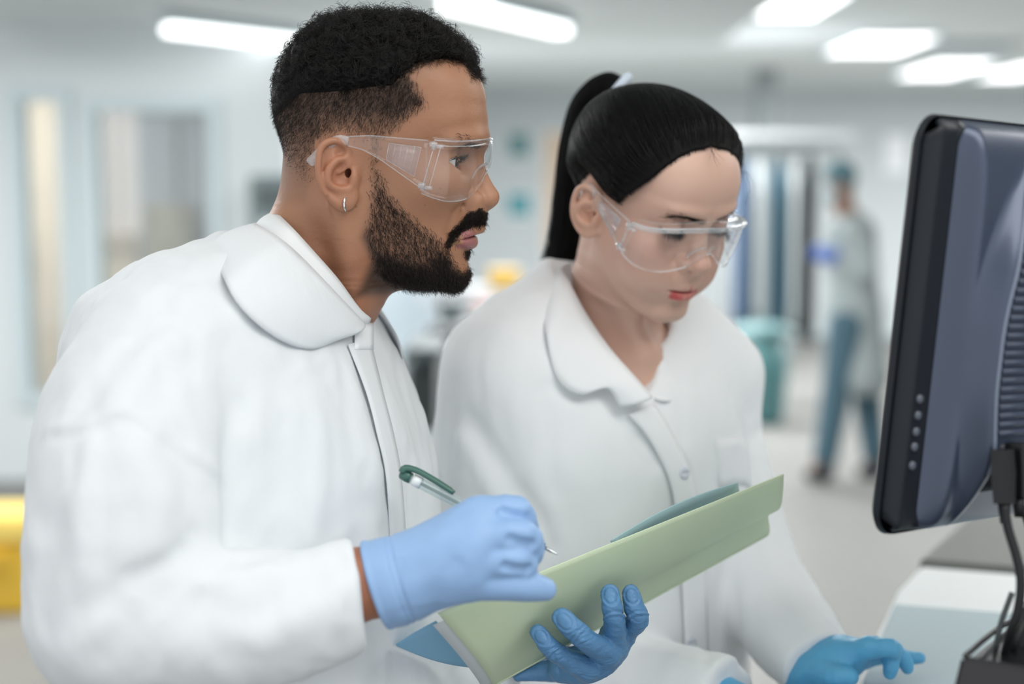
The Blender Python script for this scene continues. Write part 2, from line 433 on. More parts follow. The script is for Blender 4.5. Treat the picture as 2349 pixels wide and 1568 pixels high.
m = MB(); pxbox(m, 270, 258, 315, 535, Yc - .42, .02); m.build('door', mat('pinkish_door', srgb(222, 208, 202), .5), t)
t = thing('wooden_cabinet', 'low tan wooden cabinet below the pinkish cupboard behind the pane', 'cabinet', (onY(270, 700, Yc)[0], Yc - .5, 0))
m = MB(); pxbox(m, 212, 560, 314, 900, Yc - .5, .55, True); m.build('body', M_wood, t)
m = MB(); pxbox(m, 206, 548, 316, 560, Yc - .55, .6); m.build('top', M_tan, t)
t = thing('cardboard_box', 'brown box standing in front of the grey locker', 'box', (onY(380, 600, Yc)[0], Yc - .9, onY(380, 640, Yc - .9)[2]))
m = MB(); pxbox(m, 335, 470, 430, 700, Yc - .9, .3, True, .01); m.build('carton', mat('kraft', srgb(178, 164, 140), .7), t)
m = MB(); pxbox(m, 370, 469, 392, 560, Yc - .905, .006); m.build('tape', mat('tape', srgb(200, 188, 160), .4), t)
# grey instrument on the wall behind the man's neck
Yi = 7.36
t = thing('wall_instrument', 'dark grey instrument box on the wall behind the man\'s neck', 'instrument', (onY(610, 480, Yi)[0], Yi - .2, onY(610, 560, Yi)[2]))
m = MB(); pxbox(m, 572, 402, 680, 560, Yi - .2, .22, False, .02); m.build('housing', mat('instrument_grey', srgb(120, 134, 136), .5), t)
m = MB(); pxbox(m, 590, 425, 660, 480, Yi - .215, .02); m.build('display', M_dgrey, t)
m = MB(); pxbox(m, 600, 505, 615, 525, Yi - .22, .02); m.build('knob', M_white, t)
# posters and boards on the far wall
def poster(x0, y0, x1, y1, col, label, inner=None, nm='poster', Y=None, cat='poster'):
    Y = Y or YB - .02
    c_ = onY((x0 + x1) / 2, y1, Y); t = thing(nm, label, cat, c_)
    m = MB(); pxbox(m, x0, y0, x1, y1, Y, .012); m.build('sheet', mat('paper_white', srgb(250, 251, 252), .7), t)
    m = MB(); b_ = 4; pxbox(m, x0 + b_, y0 + b_, x1 - b_, y1 - b_, Y - .004, .005); m.build('print', mat(nm + '_print_%d_%d' % (x0, y0), col, .6), t)
poster(1163, 300, 1218, 366, srgb(96, 140, 142), 'small grey green poster on the far wall, upper of two beside the man\'s nose')
poster(1160, 440, 1222, 500, srgb(80, 156, 166), 'small teal poster on the far wall, lower of two beside the man\'s nose')
poster(1245, 300, 1330, 590, srgb(222, 200, 178), 'tall beige board on the far wall beside the ponytail', nm='board', cat='board')
poster(2030, 308, 2082, 396, srgb(246, 248, 250), 'white paper notice on the wall beside the monitor', nm='notice', cat='notice')
# the work bench between the two heads
Yb = 7.0
t = thing('side_bench', 'white bench with a shelf in the background between the two people', 'bench', (onY(1130, 760, Yb)[0], Yb, 0))
m = MB(); pxbox(m, 985, 742, 1330, 760, Yb, .7); m.build('worktop', M_white, t)
m = MB(); pxbox(m, 1005, 660, 1320, 672, Yb + .45, .3); m.build('shelf', M_white, t)
for x in (1000, 1310):
    m = MB(); pxbox(m, x, 760, x + 14, 1100, Yb + .05, .05, True); m.build('leg', M_lgrey, t)
    m = MB(); pxbox(m, x + 4, 672, x + 12, 742, Yb + .6, .04); m.build('upright', M_lgrey, t)
zw_ = onY(1130, 742, Yb)[2] + .002; zs_ = onY(1130, 660, Yb + .45)[2] + .002
def crate(nm, label, cat, x0, y0, x1, y1, Y, dep, m_body, m_top=None, zb=None):
    zb = zw_ if zb is None else zb; q_ = P(1174, 0, 1.0); y1 = next(k_ for k_ in np.arange(y1 - 30, y1 + 30, .25) if onY(1174, k_, Y)[2] <= zb + .0008)
    c_ = onY((x0 + x1) / 2, y1, Y); t = thing(nm, label, cat, c_)
    m = MB(); pxbox(m, x0, y0 + (y1 - y0) * .22, x1, y1, Y, dep, False, .008); m.build('body', m_body, t)
    m = MB(); pxbox(m, x0 - 2, y0, x1 + 2, y0 + (y1 - y0) * .22, Y - .005, dep + .01, False, .006); m.build('lid', m_top or m_body, t)
crate('storage_box', 'yellow lidded box on the bench shelf right of the man\'s beard', 'box', 1122, 618, 1190, 660, Yb + .5, .2, M_yellow, None, zs_)
crate('storage_box', 'pink lidded box on the bench under the yellow box', 'box', 1085, 690, 1180, 742, Yb + .15, .25, mat('pink_plastic', srgb(214, 176, 176), .5), mat('pink_lid', srgb(224, 190, 188), .5))
crate('storage_box', 'green grey box on the bench beside the pink box', 'box', 1190, 672, 1240, 742, Yb + .2, .25, mat('sage_plastic', srgb(168, 182, 166), .5))
crate('storage_box', 'dark grey box at the left end of the bench', 'box', 1008, 694, 1062, 742, Yb + .1, .3, M_dgrey)
# dark swivel stool in front of the bench
Ys = 5.75
t = thing('lab_stool', 'black stool in front of the background bench, behind the woman\'s shoulder', 'stool', (onY(1065, 760, Ys)[0], Ys, 0))
sc_ = onY(1075, 770, Ys); sc_[1] = Ys
m = MB(); m.tube([sc_ + [0, 0, -.035], sc_ + [0, 0, .03], sc_ + [0, 0, .04]], [.16, .17, .15], 20); m.build('seat', mat('black_vinyl', srgb(38, 40, 42), .5), t, True)
m = MB(); m.tube([sc_ * [1, 1, 0] + [0, 0, .08], sc_ + [0, 0, -.03]], .025, 12); m.build('column', M_lgrey, t, True)
for k in range(5):
    q = k * 2 * math.pi / 5; m = MB(); m.tube([sc_ * [1, 1, 0] + [0, 0, .09], sc_ * [1, 1, 0] + [.26 * math.cos(q), .26 * math.sin(q), .03]], [.02, .015], 8); m.build('leg', M_dgrey, t, True)
# pale blue freezer
Yf = 6.5
t = thing('freezer', 'tall pale blue enamel cabinet in the background under the man\'s chin', 'cabinet', (onY(920, 900, Yf)[0], Yf, 0))
m = MB(); pxbox(m, 800, 560, 982, 900, Yf - .3, .6, True, .02); m.build('body', M_paleblue, t)
m = MB(); pxbox(m, 806, 572, 978, 960, Yf - .34, .04, False, .015); m.build('door', mat('pale_blue_door', srgb(202, 217, 226), .35), t)
m = MB(); pxbox(m, 964, 600, 972, 700, Yf - .38, .03, False, .005); m.build('handle', M_white, t)
# dark trolley in the gap between the two coats
Yt = 4.75
t = thing('trolley', 'dark grey trolley low in the gap between the two white coats', 'trolley', (onY(950, 1000, Yt)[0], Yt, 0))
m = MB(); pxbox(m, 925, 800, 1010, 830, Yt, .5, False, .01); m.build('top_tray', M_dgrey, t)
m = MB(); pxbox(m, 930, 850, 1005, 990, Yt + .05, .4, False, .01); m.build('drawer_unit', mat('charcoal', srgb(58, 66, 66), .5), t)
for (x, yy) in ((928, 0), (1000, 0), (928, .42), (1000, .42)):
    m = MB(); pxbox(m, x, 830, x + 8, 1100, Yt + yy, .03, True); m.build('leg', M_lgrey, t)
# square column by the far wall
t = MB(); pxbox(t, 1726, 60, 1786, 900, 12.6, .25, True); o = t.build('trim_column', mat('column_grey', srgb(138, 145, 146), .6)); o['kind'] = 'structure'
# yellow bin on the left
Yy = 4.95; c0 = onY(14, 1425, Yy)
t = thing('waste_bin', 'yellow waste bin with a lid on the floor at the left edge', 'bin', (c0[0], Yy + .15, 0))
def frustum(x0, x1, y0, y1, z0, z1, g):
    v = [(x0 + g, y0 + g, z0), (x1 - g, y0 + g, z0), (x1 - g, y1 - g, z0), (x0 + g, y1 - g, z0), (x0, y0, z1), (x1, y0, z1), (x1, y1, z1), (x0, y1, z1)]
    bm = bmesh.new(); vs = [bm.verts.new(q) for q in v]
    for f in ((3, 2, 1, 0), (4, 5, 6, 7), (0, 1, 5, 4), (1, 2, 6, 5), (2, 3, 7, 6), (3, 0, 4, 7)): bm.faces.new([vs[i] for i in f])
    bmesh.ops.bevel(bm, geom=bm.edges[:], offset=.012, segments=2, affect='EDGES'); return bm
x0, x1 = onY(-110, 1300, Yy)[0], onY(84, 1300, Yy)[0]; zt_ = onY(10, 1245, Yy)[2]
MB().bm(frustum(x0, x1, Yy, Yy + .3, 0, zt_, .025)).build('body', M_yellow, t)
MB().bm(frustum(x0 - .01, x1 + .01, Yy - .01, Yy + .31, zt_, onY(10, 1190, Yy)[2], .0)).build('lid', mat('yellow_lid', srgb(236, 208, 110), .45), t)
MB().box((x0 + .1, Yy - .03, zt_ - .05), (x1 - .1, Yy - .01, zt_ - .03)).build('handle', M_yellow, t)
# the clothes rail with its garments
Yr = 10.0; RZ = onY(1790, 335, Yr)[2]; xa, xb_ = onY(1668, 400, Yr)[0], onY(1925, 400, Yr)[0]
t = thing('clothes_rail', 'metal clothes rail with hanging lab garments behind the woman', 'clothes rail', ((xa + xb_) / 2, Yr, 0))
m = MB(); m.tube([(xa, Yr, RZ), (xb_, Yr, RZ)], .018, 10); m.build('rail', M_lgrey, t, True)
for x in (xa, xb_):
    m = MB(); m.tube([(x, Yr, .05), (x, Yr, RZ)], .016, 10); m.build('post', M_lgrey, t, True)
    m = MB(); m.tube([(x, Yr - .25, .05), (x, Yr + .25, .05)], .016, 10); m.build('foot', M_lgrey, t, True)
m = MB(); m.box((xa - .05, Yr - .2, RZ + .05), (xb_ + .05, Yr + .2, RZ + .09)); m.build('hat_shelf', M_white, t)
def garment(px, w_px, ybot, col, label, cat='garment'):
    x = onY(px, 400, Yr)[0]; w_ = abs(onY(px + w_px / 2, 400, Yr)[0] - x); zb_ = onY(px, ybot, Yr)[2]
    t = thing('hanging_coat', label, cat, (x, Yr, zb_), 'garments on the rail')
    rows = []
    for i in range(12):
        u = i / 11; z = RZ - .06 - u * (RZ - .06 - zb_); k = min(1, .35 + u * 5) * (1 + .12 * u)
        rows.append([(x + w_ * .8 * k * math.cos(q) * (1 + .10 * math.sin(7 * q + 2 * u)), Yr + .19 * k * math.sin(q) * (1 + .08 * math.sin(9 * q)), z) for q in np.linspace(0, 2 * math.pi, 29)])
    v, f = sheet(rows, .004); mesh_obj('cloth', v, f, mat('cloth_%s' % label.split()[0] + str(px), col, .85), t)
    m = MB(); m.tube(catmull([(x, Yr, RZ - .07), (x, Yr, RZ - .02), (x, Yr - .022, RZ + .012), (x, Yr, RZ + .03), (x, Yr + .02, RZ + .01)], 14), .003, 6); m.build('hanger_hook', M_lgrey, t, True)
garment(1702, 30, 745, srgb(52, 74, 100), 'navy garment leftmost on the clothes rail, next to the woman\'s goggles')
garment(1738, 38, 740, srgb(196, 204, 206), 'white coat between the navy and the steel blue garments')
garment(1782, 26, 745, srgb(70, 108, 126), 'steel blue garment in the middle of the rail')
garment(1818, 36, 750, srgb(198, 205, 206), 'white coat between the steel blue and the black garments')
garment(1856, 26, 780, srgb(26, 32, 36), 'black garment rightmost on the clothes rail')
# teal drum
Yd = 9.3; cx_ = onY(1745, 850, Yd)[0]; rr = abs(onY(1808, 850, Yd)[0] - cx_)
t = thing('laundry_bin', 'round teal laundry bin on the floor behind the woman\'s shoulder', 'bin', (cx_, Yd, 0))
zt_ = onY(1745, 756, Yd)[2]
m = MB(); m.tube([(cx_, Yd, .004), (cx_, Yd, .05), (cx_, Yd, zt_ * .5), (cx_, Yd, zt_ - .05)], [rr * .78, rr * .86, rr * .97, rr], 32); m.build('drum', M_teal, t, True)
m = MB(); m.tube([(cx_, Yd, zt_ - .05), (cx_, Yd, zt_ - .01), (cx_, Yd, zt_ + .03), (cx_, Yd, zt_ + .035)], [rr * 1.04, rr * 1.04, rr * .9, rr * .3], 32); m.build('lid', mat('teal_lid', srgb(98, 134, 136), .55), t, True)
# the walking person
PD = 7.5
def q_(x, y, d=0.0): return Q(x, y, PD + d)
pt_ = thing('person', 'person in pale scrubs, blue grey cap and blue gloves walking in the background', 'person', V2W(q_(1940, 1095)))
skin_b = mat('skin_background', srgb(150, 118, 102), .5)
def bgbody(p):
    d = ell(p, q_(1926, 425), (.075, .075, .112)); d = smin(d, rc(p, q_(1928, 440), q_(1948, 505), .052, .055), .03)
    d = smin(d, rc(p, q_(1952, 540), q_(1958, 720), .115, .105), .08)
    for s_, hip, knee, ank, toe in ((-1, (1945, 745), (1915, 920), (1892, 1060), (1862, 1083)), (1, (1972, 745), (1990, 915), (2006, 1050), (1985, 1078))):
        y_ = .07 * s_
        d = smin(d, chain(p, [q_(*hip, y_), q_(*knee, y_), q_(*ank, y_)], [.085, .058, .042]), .03); d = smin(d, rc(p, q_(*ank, y_), q_(*toe, y_), .042, .03), .03)
    for s_, el_, wr_ in ((-1, (1992, 625), (1915, 590)), (1, (1960, 620), (1905, 580))):
        d = smin(d, chain(p, [q_(1962, 530, .13 * s_), q_(*el_, .17 * s_), q_(*wr_, .10 * s_)], [.05, .042, .03]), .03)
    return d
lo_, hi_ = q_(1840, 1110, -.3) - [.05, 0, .1], q_(2040, 360, .3) + [.1, 0, .1]
V_, F_ = sdf_mesh(bgbody, lo_, hi_, .011); V_w = V2W(V_); mesh_obj('body', V_w, F_, skin_b, pt_)
def part_sdf(f, nm, m, parent=pt_, h=.013):
    V_, F_ = sdf_mesh(f, lo_, hi_, h); return mesh_obj(nm, V2W(V_), F_, m, parent)
def bgcoat(p):
    d = rc(p, q_(1952, 540), q_(1958, 720), .135, .13); d = smin(d, rc(p, q_(1958, 720), q_(1968, 860), .13, .165), .1)
    for s_, el_, wr_ in ((-1, (1992, 625), (1930, 597)), (1, (1960, 620), (1918, 585))):
        d = smin(d, chain(p, [q_(1962, 530, .13 * s_), q_(*el_, .17 * s_), q_(*wr_, .10 * s_)], [.066, .056, .046]), .03)
    d = smax(d, -ell(p, q_(1938, 480), (.08, .08, .045)), .02)
    return smax(d, (q_(1958, 905)[2] - p[:, 2]), .01)
part_sdf(bgcoat, 'coat', mat('pale_scrubs', srgb(166, 176, 177), .8))
part_sdf(lambda p: smax(ell(p, q_(1928, 405), (.087, .085, .09)), q_(0, 425)[2] - p[:, 2] + .25 * (p[:, 0] - q_(1926, 0)[0]) * -1, .01), 'cap', mat('cap_blue', srgb(96, 132, 142), .8))
part_sdf(lambda p: smax(ell(p, q_(1908, 445), (.055, .07, .05)), p[:, 0] - q_(1925, 0)[0], .01), 'face_mask', mat('mask_blue', srgb(190, 206, 210), .8))
M_gl_b = mat('glove_background', srgb(86, 120, 196), .5)
for s_, wr_ in ((-1, (1912, 589)), (1, (1902, 579))):
    part_sdf(lambda p: np.minimum(chain(p, [q_(*wr_, .10 * s_), q_(wr_[0] - 26, wr_[1] - 3, .09 * s_)], [.042, .034]), chain(p, [q_(wr_[0] - 18, wr_[1] - 4, .09 * s_), q_(wr_[0] - 40, wr_[1] + 6, .085 * s_)], [.018, .013])), 'glove', M_gl_b, h=.008)
def bglegs(p):
    d = None
    for s_, hip, knee, ank in ((-1, (1945, 745), (1915, 920), (1894, 1045)), (1, (1972, 745), (1990, 915), (2005, 1035))):
        y_ = .07 * s_; e = chain(p, [q_(*hip, y_), q_(*knee, y_), q_(*ank, y_)], [.10, .075, .065]); d = e if d is None else smin(d, e, .02)
    return d
part_sdf(bglegs, 'trousers', mat('blue_trousers', srgb(74, 104, 118), .8))
for s_, ank, toe in ((-1, (1892, 1062), (1860, 1084)), (1, (2006, 1052), (1983, 1079))):
    part_sdf(lambda p: smax(smin(rc(p, q_(*ank, .07 * s_), q_(ank[0] - 4, ank[1] + 22, .07 * s_), .05, .05), rc(p, q_(ank[0] - 2, ank[1] + 22, .07 * s_), q_(toe[0], toe[1] + 4, .07 * s_), .048, .036), .03), q_(0, 1099)[2] - p[:, 2], .006), 'shoe', mat('dark_shoe', srgb(40, 48, 54), .6))
# ---------------------------------------------------------------- heads
class Frame:                       # an orthonormal frame in the level view frame: x ahead of the face, y to its left, z up
    def __init__(s, o, R): s.o = np.asarray(o, float); s.R = np.asarray(R, float)
    def to_v(s, p): return np.asarray(p, float) @ s.R.T + s.o
    def to_w(s, p): return V2W(s.to_v(p))
    def from_v(s, p): return (np.asarray(p, float) - s.o) @ s.R
    def px(s, x, y, ylat=0.0):     # the sight line of a pixel cut with the plane y = ylat of this frame
        d = s.R.T @ np.array([(x - 1174.5) / F, 1.0, -(y - 784.0) / F]); c = s.R.T @ (-s.o)
        return c + d * ((ylat - c[1]) / d[1])
def interp_tab(z, zs, vs):         # smooth table look-up (monotone-ish cubic)
    zs = np.asarray(zs, np.float32); vs = np.asarray(vs, np.float32)
    m = np.gradient(vs, zs); i = np.clip(np.searchsorted(zs, z) - 1, 0, len(zs) - 2)
    h = zs[i + 1] - zs[i]; t = np.clip((z - zs[i]) / h, 0, 1)
    return ((2 * t ** 3 - 3 * t ** 2 + 1) * vs[i] + (t ** 3 - 2 * t ** 2 + t) * h * m[i] + (-2 * t ** 3 + 3 * t ** 2) * vs[i + 1] + (t ** 3 - t ** 2) * h * m[i + 1]).astype(np.float32)
def mir(pts): return [np.array([q[0], -q[1], q[2]]) for q in pts]

def skull(p, T):                   # horizontal slices up to the widest level, an ovoid vault above it
    zs, xf, xb, w, xc, pw, top = T
    zc, hz = zs[-1], top - zs[-1]
    def Fv(x, y, z):
        a = interp_tab(z, zs, xf); b = interp_tab(z, zs, xb); ww = interp_tab(z, zs, w); c = interp_tab(z, zs, xc); k = interp_tab(z, zs, pw)
        dx = x - c; ax = np.where(dx > 0, np.maximum(a - c, .002), np.maximum(c - b, .002)); kk = np.where(dx > 0, k, 2.1)
        r = ((np.abs(dx) / ax + 1e-6) ** kk + (np.abs(y) / np.maximum(ww, .002) + 1e-6) ** kk) ** (1 / kk)
        u = np.maximum(z - zc, 0) / hz
        return (r ** 2.12 + u ** 2.12) ** (1 / 2.12) - 1
    zf = np.float32(zs[0] + .003); dz = np.maximum(zf - p[:, 2], 0)
    x, y, z = p[:, 0], p[:, 1], np.maximum(p[:, 2], zf); e = np.float32(.002)
    f0 = Fv(x, y, z)
    g = np.stack([Fv(x + e, y, z) - f0, Fv(x, y + e, z) - f0, Fv(x, y, z + e) - f0], 1) / e
    d = f0 / (np.sqrt((g * g).sum(1)) + 1.5)
    return np.where(dz > 0, np.hypot(np.maximum(d, 0), dz), d)

def eye_lids(p, c, R, r, up, lo, yc, side, slant=0.0):
    """lid shell around an eyeball: returns (lid solid, opening). R: eye frame (x ahead)"""
    q = (p - np.asarray(c, np.float32)) @ np.asarray(R, np.float32)
    s = np.clip(1 - (q[:, 1] / yc) ** 2, 0, 1)
    zz = q[:, 2] - slant * q[:, 1] * side
    op = np.maximum(np.maximum(zz - up * s ** 0.8, -lo * s - zz), np.maximum(np.abs(q[:, 1]) - yc, -q[:, 0]))
    return np.sqrt((q * q).sum(1)) - r, op

class Head:
    def __init__(s, fr, T, D):
        s.fr = fr; s.T = [np.asarray(c, np.float32) for c in T[:6]] + [T[6]]; s.D = D
    def cranium(s, p): return skull(p, s.T)
    def ear(s, p, side):
        E = s.D['ear']                                    # described on the near (-y) side
        bc = E['mid']; near = ((p - np.asarray(bc, np.float32)) ** 2).sum(1) < .06 ** 2
        out = np.full(len(p), .03, np.float32); q = p[near]
        if not len(q): return out
        d = ell(q, E['plate'][0], E['plate'][1], E['plate'][2])
        d = smin(d, ell(q, E['lobe'][0], E['lobe'][1], E['plate'][2]), .006)
        d = smax(d, -ell(q, E['concha'][0], E['concha'][1], E['plate'][2]), .004)
        d = smax(d, -chain(q, E['scapha'], E['scapha_r'], .002), .003)
        d = smax(d, -ell(q, E['fossa'][0], E['fossa'][1], E['plate'][2]), .003)
        d = smin(d, chain(q, E['helix'], E['helix_r'], .003), .0025)
        d = smin(d, chain(q, E['anti'], E['anti_r'], .003), .004)
        d = smin(d, chain(q, E['crus'], [.0022, .0018, .0012], .003), .003)
        d = smin(d, ell(q, E['tragus'][0], E['tragus'][1], E['plate'][2]), .004)
        out[near] = d; return out
    def __call__(s, p):
        p = p.astype(np.float32); D = s.D; ys = np.abs(p[:, 1]); m = np.stack([p[:, 0], -ys, p[:, 2]], 1)   # folded to the near side
        d = s.cranium(p)
        for (c, r, k) in D['add']:  d = smin(d, ell(m, c, r), k)
        for (pts, rs, k) in D['addc']: d = smin(d, chain(m, pts, rs, .008), k)
        for (c, r, k) in D['cut']:  d = smax(d, -ell(m, c, r), k)
        fx = np.nonzero((p[:, 0] > D['face_x']) & (d < .03) & (d > -.03))[0]
        if len(fx): d[fx] = s.face(p[fx], m[fx], d[fx])
        # ears
        e = s.ear(m, 1)
        d = smin(d, e, .004)
        d = smax(d, -ell(m, D['ear']['canal'][0], D['ear']['canal'][1]), .003)
        return d
    def face(s, p, m, d):
        D = s.D
        # nose
        n = chain(p, D['bridge'], D['bridge_r'], .006)
        d = smin(d, n, .016)
        n = smin(n, ell(m, *D['tip']), .005); n = smin(n, ell(m, *D['ala']), .005)
        n = smin(n, chain(m, D['colum'], D['colum_r'], .003), .003)
        n = smax(n, -ell(m, *D['nostril']), .0025)
        d = smin(d, n, D.get('nose_k', .007))
        d = d + D.get('alag', .0021) * np.exp(-(seg_t(m, D['ala_groove']) / .0021) ** 2)
        # mouth
        d = smin(d, ell(m, *D['phil']), .010)
        d = smin(d, chain(m, D['ulip'], D['ulip_r'], .004), .004)
        d = smin(d, chain(m, D['llip'], D['llip_r'], .004), .004)
        zm = D['mz0'] + (D['mz1'] - D['mz0']) * (np.abs(p[:, 1]) / D['mw']) ** 2
        d = d + D['mdep'] * np.exp(-((p[:, 2] - zm) / .0011) ** 2) / (1 + np.exp((np.abs(p[:, 1]) - D['mw']) / .0015)) * (p[:, 0] > D['mx'])
        d = d + .0009 * np.exp(-(seg_t(m, D['nasolab']) / .004) ** 2)
        # eyes
        d = smax(d, -ell(m, D['socket'][0], D['socket'][1]), .012)
        ln, op = eye_lids(m, D['eye'], D['eyeR'], D['eye_r'] + D.get('lid_t', .0016), D['lid_up'], D['lid_lo'], D['lid_w'], 1, D.get('slant', 0))
        d = smin(d, ln, .005); d = smax(d, -np.maximum(op, -(.02)), .0012)
        d = smax(d, -chain(m, D['crease'], [.0003, .0007, .0003]), .0012) if 'crease' in D else d
        return d

# ---- the man: every profile point read off the photograph in the plane of symmetry of his head
MD = 1.326
_o = Q(870, 380, MD); _ey = nrm(_o); _ex = nrm(np.array([1.0, 0, 0]) - _ey * _ey[0]); _ez = np.cross(_ex, _ey)
_yw = math.radians(-10.0)                       # his face is turned a little towards the camera
MF = Frame(_o, np.stack([_ex, _ey, _ez], 1) @ np.array([[math.cos(_yw), -math.sin(_yw), 0], [math.sin(_yw), math.cos(_yw), 0], [0, 0, 1]]))
def h(x, y, yl=0.0): return MF.px(x, y, yl / 1000.0)
rows = [  # py, front, back, half width, widest, power
    (240, 1114, 638, 191, 820, 2.4), (280, 1118, 640, 190.5, 820, 2.4), (312, 1116, 650, 187, 820, 2.1), (345, 1099, 658, 182, 820, 1.85),
    (375, 1086, 662, 176, 822, 1.75), (410, 1082, 668, 171, 825, 1.72), (450, 1084, 680, 166, 830, 1.72), (480, 1088, 695, 160, 835, 1.7),
    (510, 1087, 715, 153, 840, 1.7), (540, 1080, 742, 146, 850, 1.75), (575, 1076, 785, 136, 870, 1.85), (600, 1066, 825, 122, 895, 1.95),
    (625, 1064, 870, 100, 925, 2.0), (640, 1054, 910, 78, 955, 2.1), (650, 1036, 950, 50, 985, 2.2), (655, 1020, 985, 15, 1003, 2.2)]
rows = rows[::-1]
_z = [h(870, r[0])[2] for r in rows]
MT = [_z, [h(r[1], r[0])[0] for r in rows], [h(r[2], r[0])[0] for r in rows], [r[3] / 2460 for r in rows], [h(r[4], r[0])[0] for r in rows], [r[5] for r in rows], h(850, 60)[2]]
def rotz(a): a = math.radians(a); return np.array([[math.cos(a), -math.sin(a), 0], [math.sin(a), math.cos(a), 0], [0, 0, 1]])
def roty(a): a = math.radians(a); return np.array([[math.cos(a), 0, math.sin(a)], [0, 1, 0], [-math.sin(a), 0, math.cos(a)]])
def rotx(a): a = math.radians(a); return np.array([[1, 0, 0], [0, math.cos(a), -math.sin(a)], [0, math.sin(a), math.cos(a)]])

def ear_spec(pt, px, lat0, flare, tilt):
    """pt(x, y, lateral mm) -> local point; ear drawn as the man's right ear; lateral distance grows towards the back rim"""
    def e(x, y, k=0.0):            # x, y in the man's ear pixels; depth by the flare of the auricle
        return pt(x, y, -(lat0 + flare * (812 - x) / 80.0 + k))
    R = rotz(tilt)
    S = px
    return dict(
        mid=e(772, 395), plate=(e(778, 390, -1), (46 * S, .0042, 75 * S), R), lobe=(e(795, 448, -1), (22 * S, .0036, 26 * S), R),
        concha=(e(786, 407, 4.2), (22 * S, .0062, 29 * S), R), fossa=(e(782, 351, 4), (13 * S, .0045, 12 * S), R),
        scapha=[e(790, 340, 4), e(765, 336, 4), e(747, 352, 4), e(742, 385, 4), e(746, 412, 4), e(757, 432, 4)], scapha_r=[.0022, .0026, .0028, .0028, .0026, .0012],
        helix=[e(800, 372, -1), e(801, 350, 1.0), e(791, 331, 2), e(769, 322.5, 2.5), e(749, 327, 2.5), e(735, 343, 2.5), e(730.5, 370, 2.5), e(731.5, 402, 2), e(739, 430, 1.5), e(751, 448, 1), e(766, 461, .5), e(784, 469, 0), e(802, 464, -1), e(814, 451, -2), e(819, 440, -4)],
        helix_r=[.0020, .0026, .0029, .0030, .0031, .0030, .0029, .0027, .0024, .0024, .0026, .0027, .0027, .0026, .0022],
        anti=[e(792, 362, 2), e(772, 368, 3.6), e(755, 388, 3.8), e(752, 410, 3.5), e(760, 426, 3), e(777, 433, 2.5), e(798, 432, 2)], anti_r=[.0016, .0026, .0032, .0030, .0028, .0027, .0024],
        crus=[e(801, 372, 1), e(793, 386, .6), e(776, 396, -.4)],
        tragus=(e(811, 409, 1.5), (10 * S, .0042, 19 * S), R), canal=(e(803, 396, -6), (8 * S, .010, 12 * S)))
_ear = ear_spec(h, 1 / 2460 / 1.0, 72.0, 14.0, 23.0)
_ec = np.array([h(1021, 374, -32.5)[0], -.0325, h(1021, 374, -32.5)[2]])
MDsc = dict(
    ear=_ear, both_ears=True, face_x=h(985, 400)[0],
    add=[(h(1064, 319, -20), (.018, .022, .0095), .012), (h(1030, 322, -36), (.014, .014, .008), .012),      # brow ridge
         (h(985, 418, -43), (.018, .014, .014), .03), (h(1045, 418, -26), (.010, .014, .012), .02),         # cheek bone
         (h(1040, 622, 0), (.0125, .020, .013), .012)],                                                    # chin
    addc=[([h(1096, 318, 0), h(1070, 312, -25)], [.006, .006], .012)],
    cut=[(h(985, 290, -82), (.03, .012, .03), .03)],
    bridge=[h(1082, 340), h(1086, 365), h(1098, 400), h(1110, 430), h(1119, 450)], bridge_r=[.0068, .0060, .0062, .0074, .0085],
    tip=(h(1120, 455, -3), (.0083, .0088, .0082)), ala=(h(1084, 458, -15), (.0095, .0062, .0078)),
    colum=[h(1120, 468), h(1104, 474)], colum_r=[.0042, .0038],
    nostril=(h(1102, 476, -8.5), (.0066, .0034, .0042)), nose_k=.006,
    ala_groove=[h(1080, 437, -21), h(1064, 443, -22), h(1056, 458, -22), h(1060, 471, -21)],
    ulip=[h(1046, 549, -24), h(1068, 538, -18), h(1088, 526, -8), h(1098, 523, 0)], ulip_r=[.0018, .0044, .0064, .0062],
    llip=[h(1046, 552, -24), h(1064, 554, -18), h(1076, 554, -8), h(1081, 555, 0)], llip_r=[.0018, .0046, .0062, .0064],
    mz0=h(1100, 538)[2], mz1=h(1050, 550, -23)[2], mw=.0235, mdep=.0022, mx=h(1010, 540)[0], nasolab=[h(1052, 455, -24), h(1040, 490, -29), h(1030, 530, -32)],
    phil=(h(1090, 492, -4), (.0078, .014, .011)),
    socket=(h(1083, 362, -30), (.016, .017, .0105)), eye=_ec, eyeR=rotz(-6.0) @ roty(2), eye_r=.0118, lid_up=.0058, lid_lo=.0056, lid_w=.0132, lid_t=.0020, slant=-.12,
    crease=[_ec + np.array([.0085, -.0115, .0065]), _ec + np.array([.0128, -.004, .0092]), _ec + np.array([.0122, .006, .0085])])
MH = Head(MF, MT, MDsc)

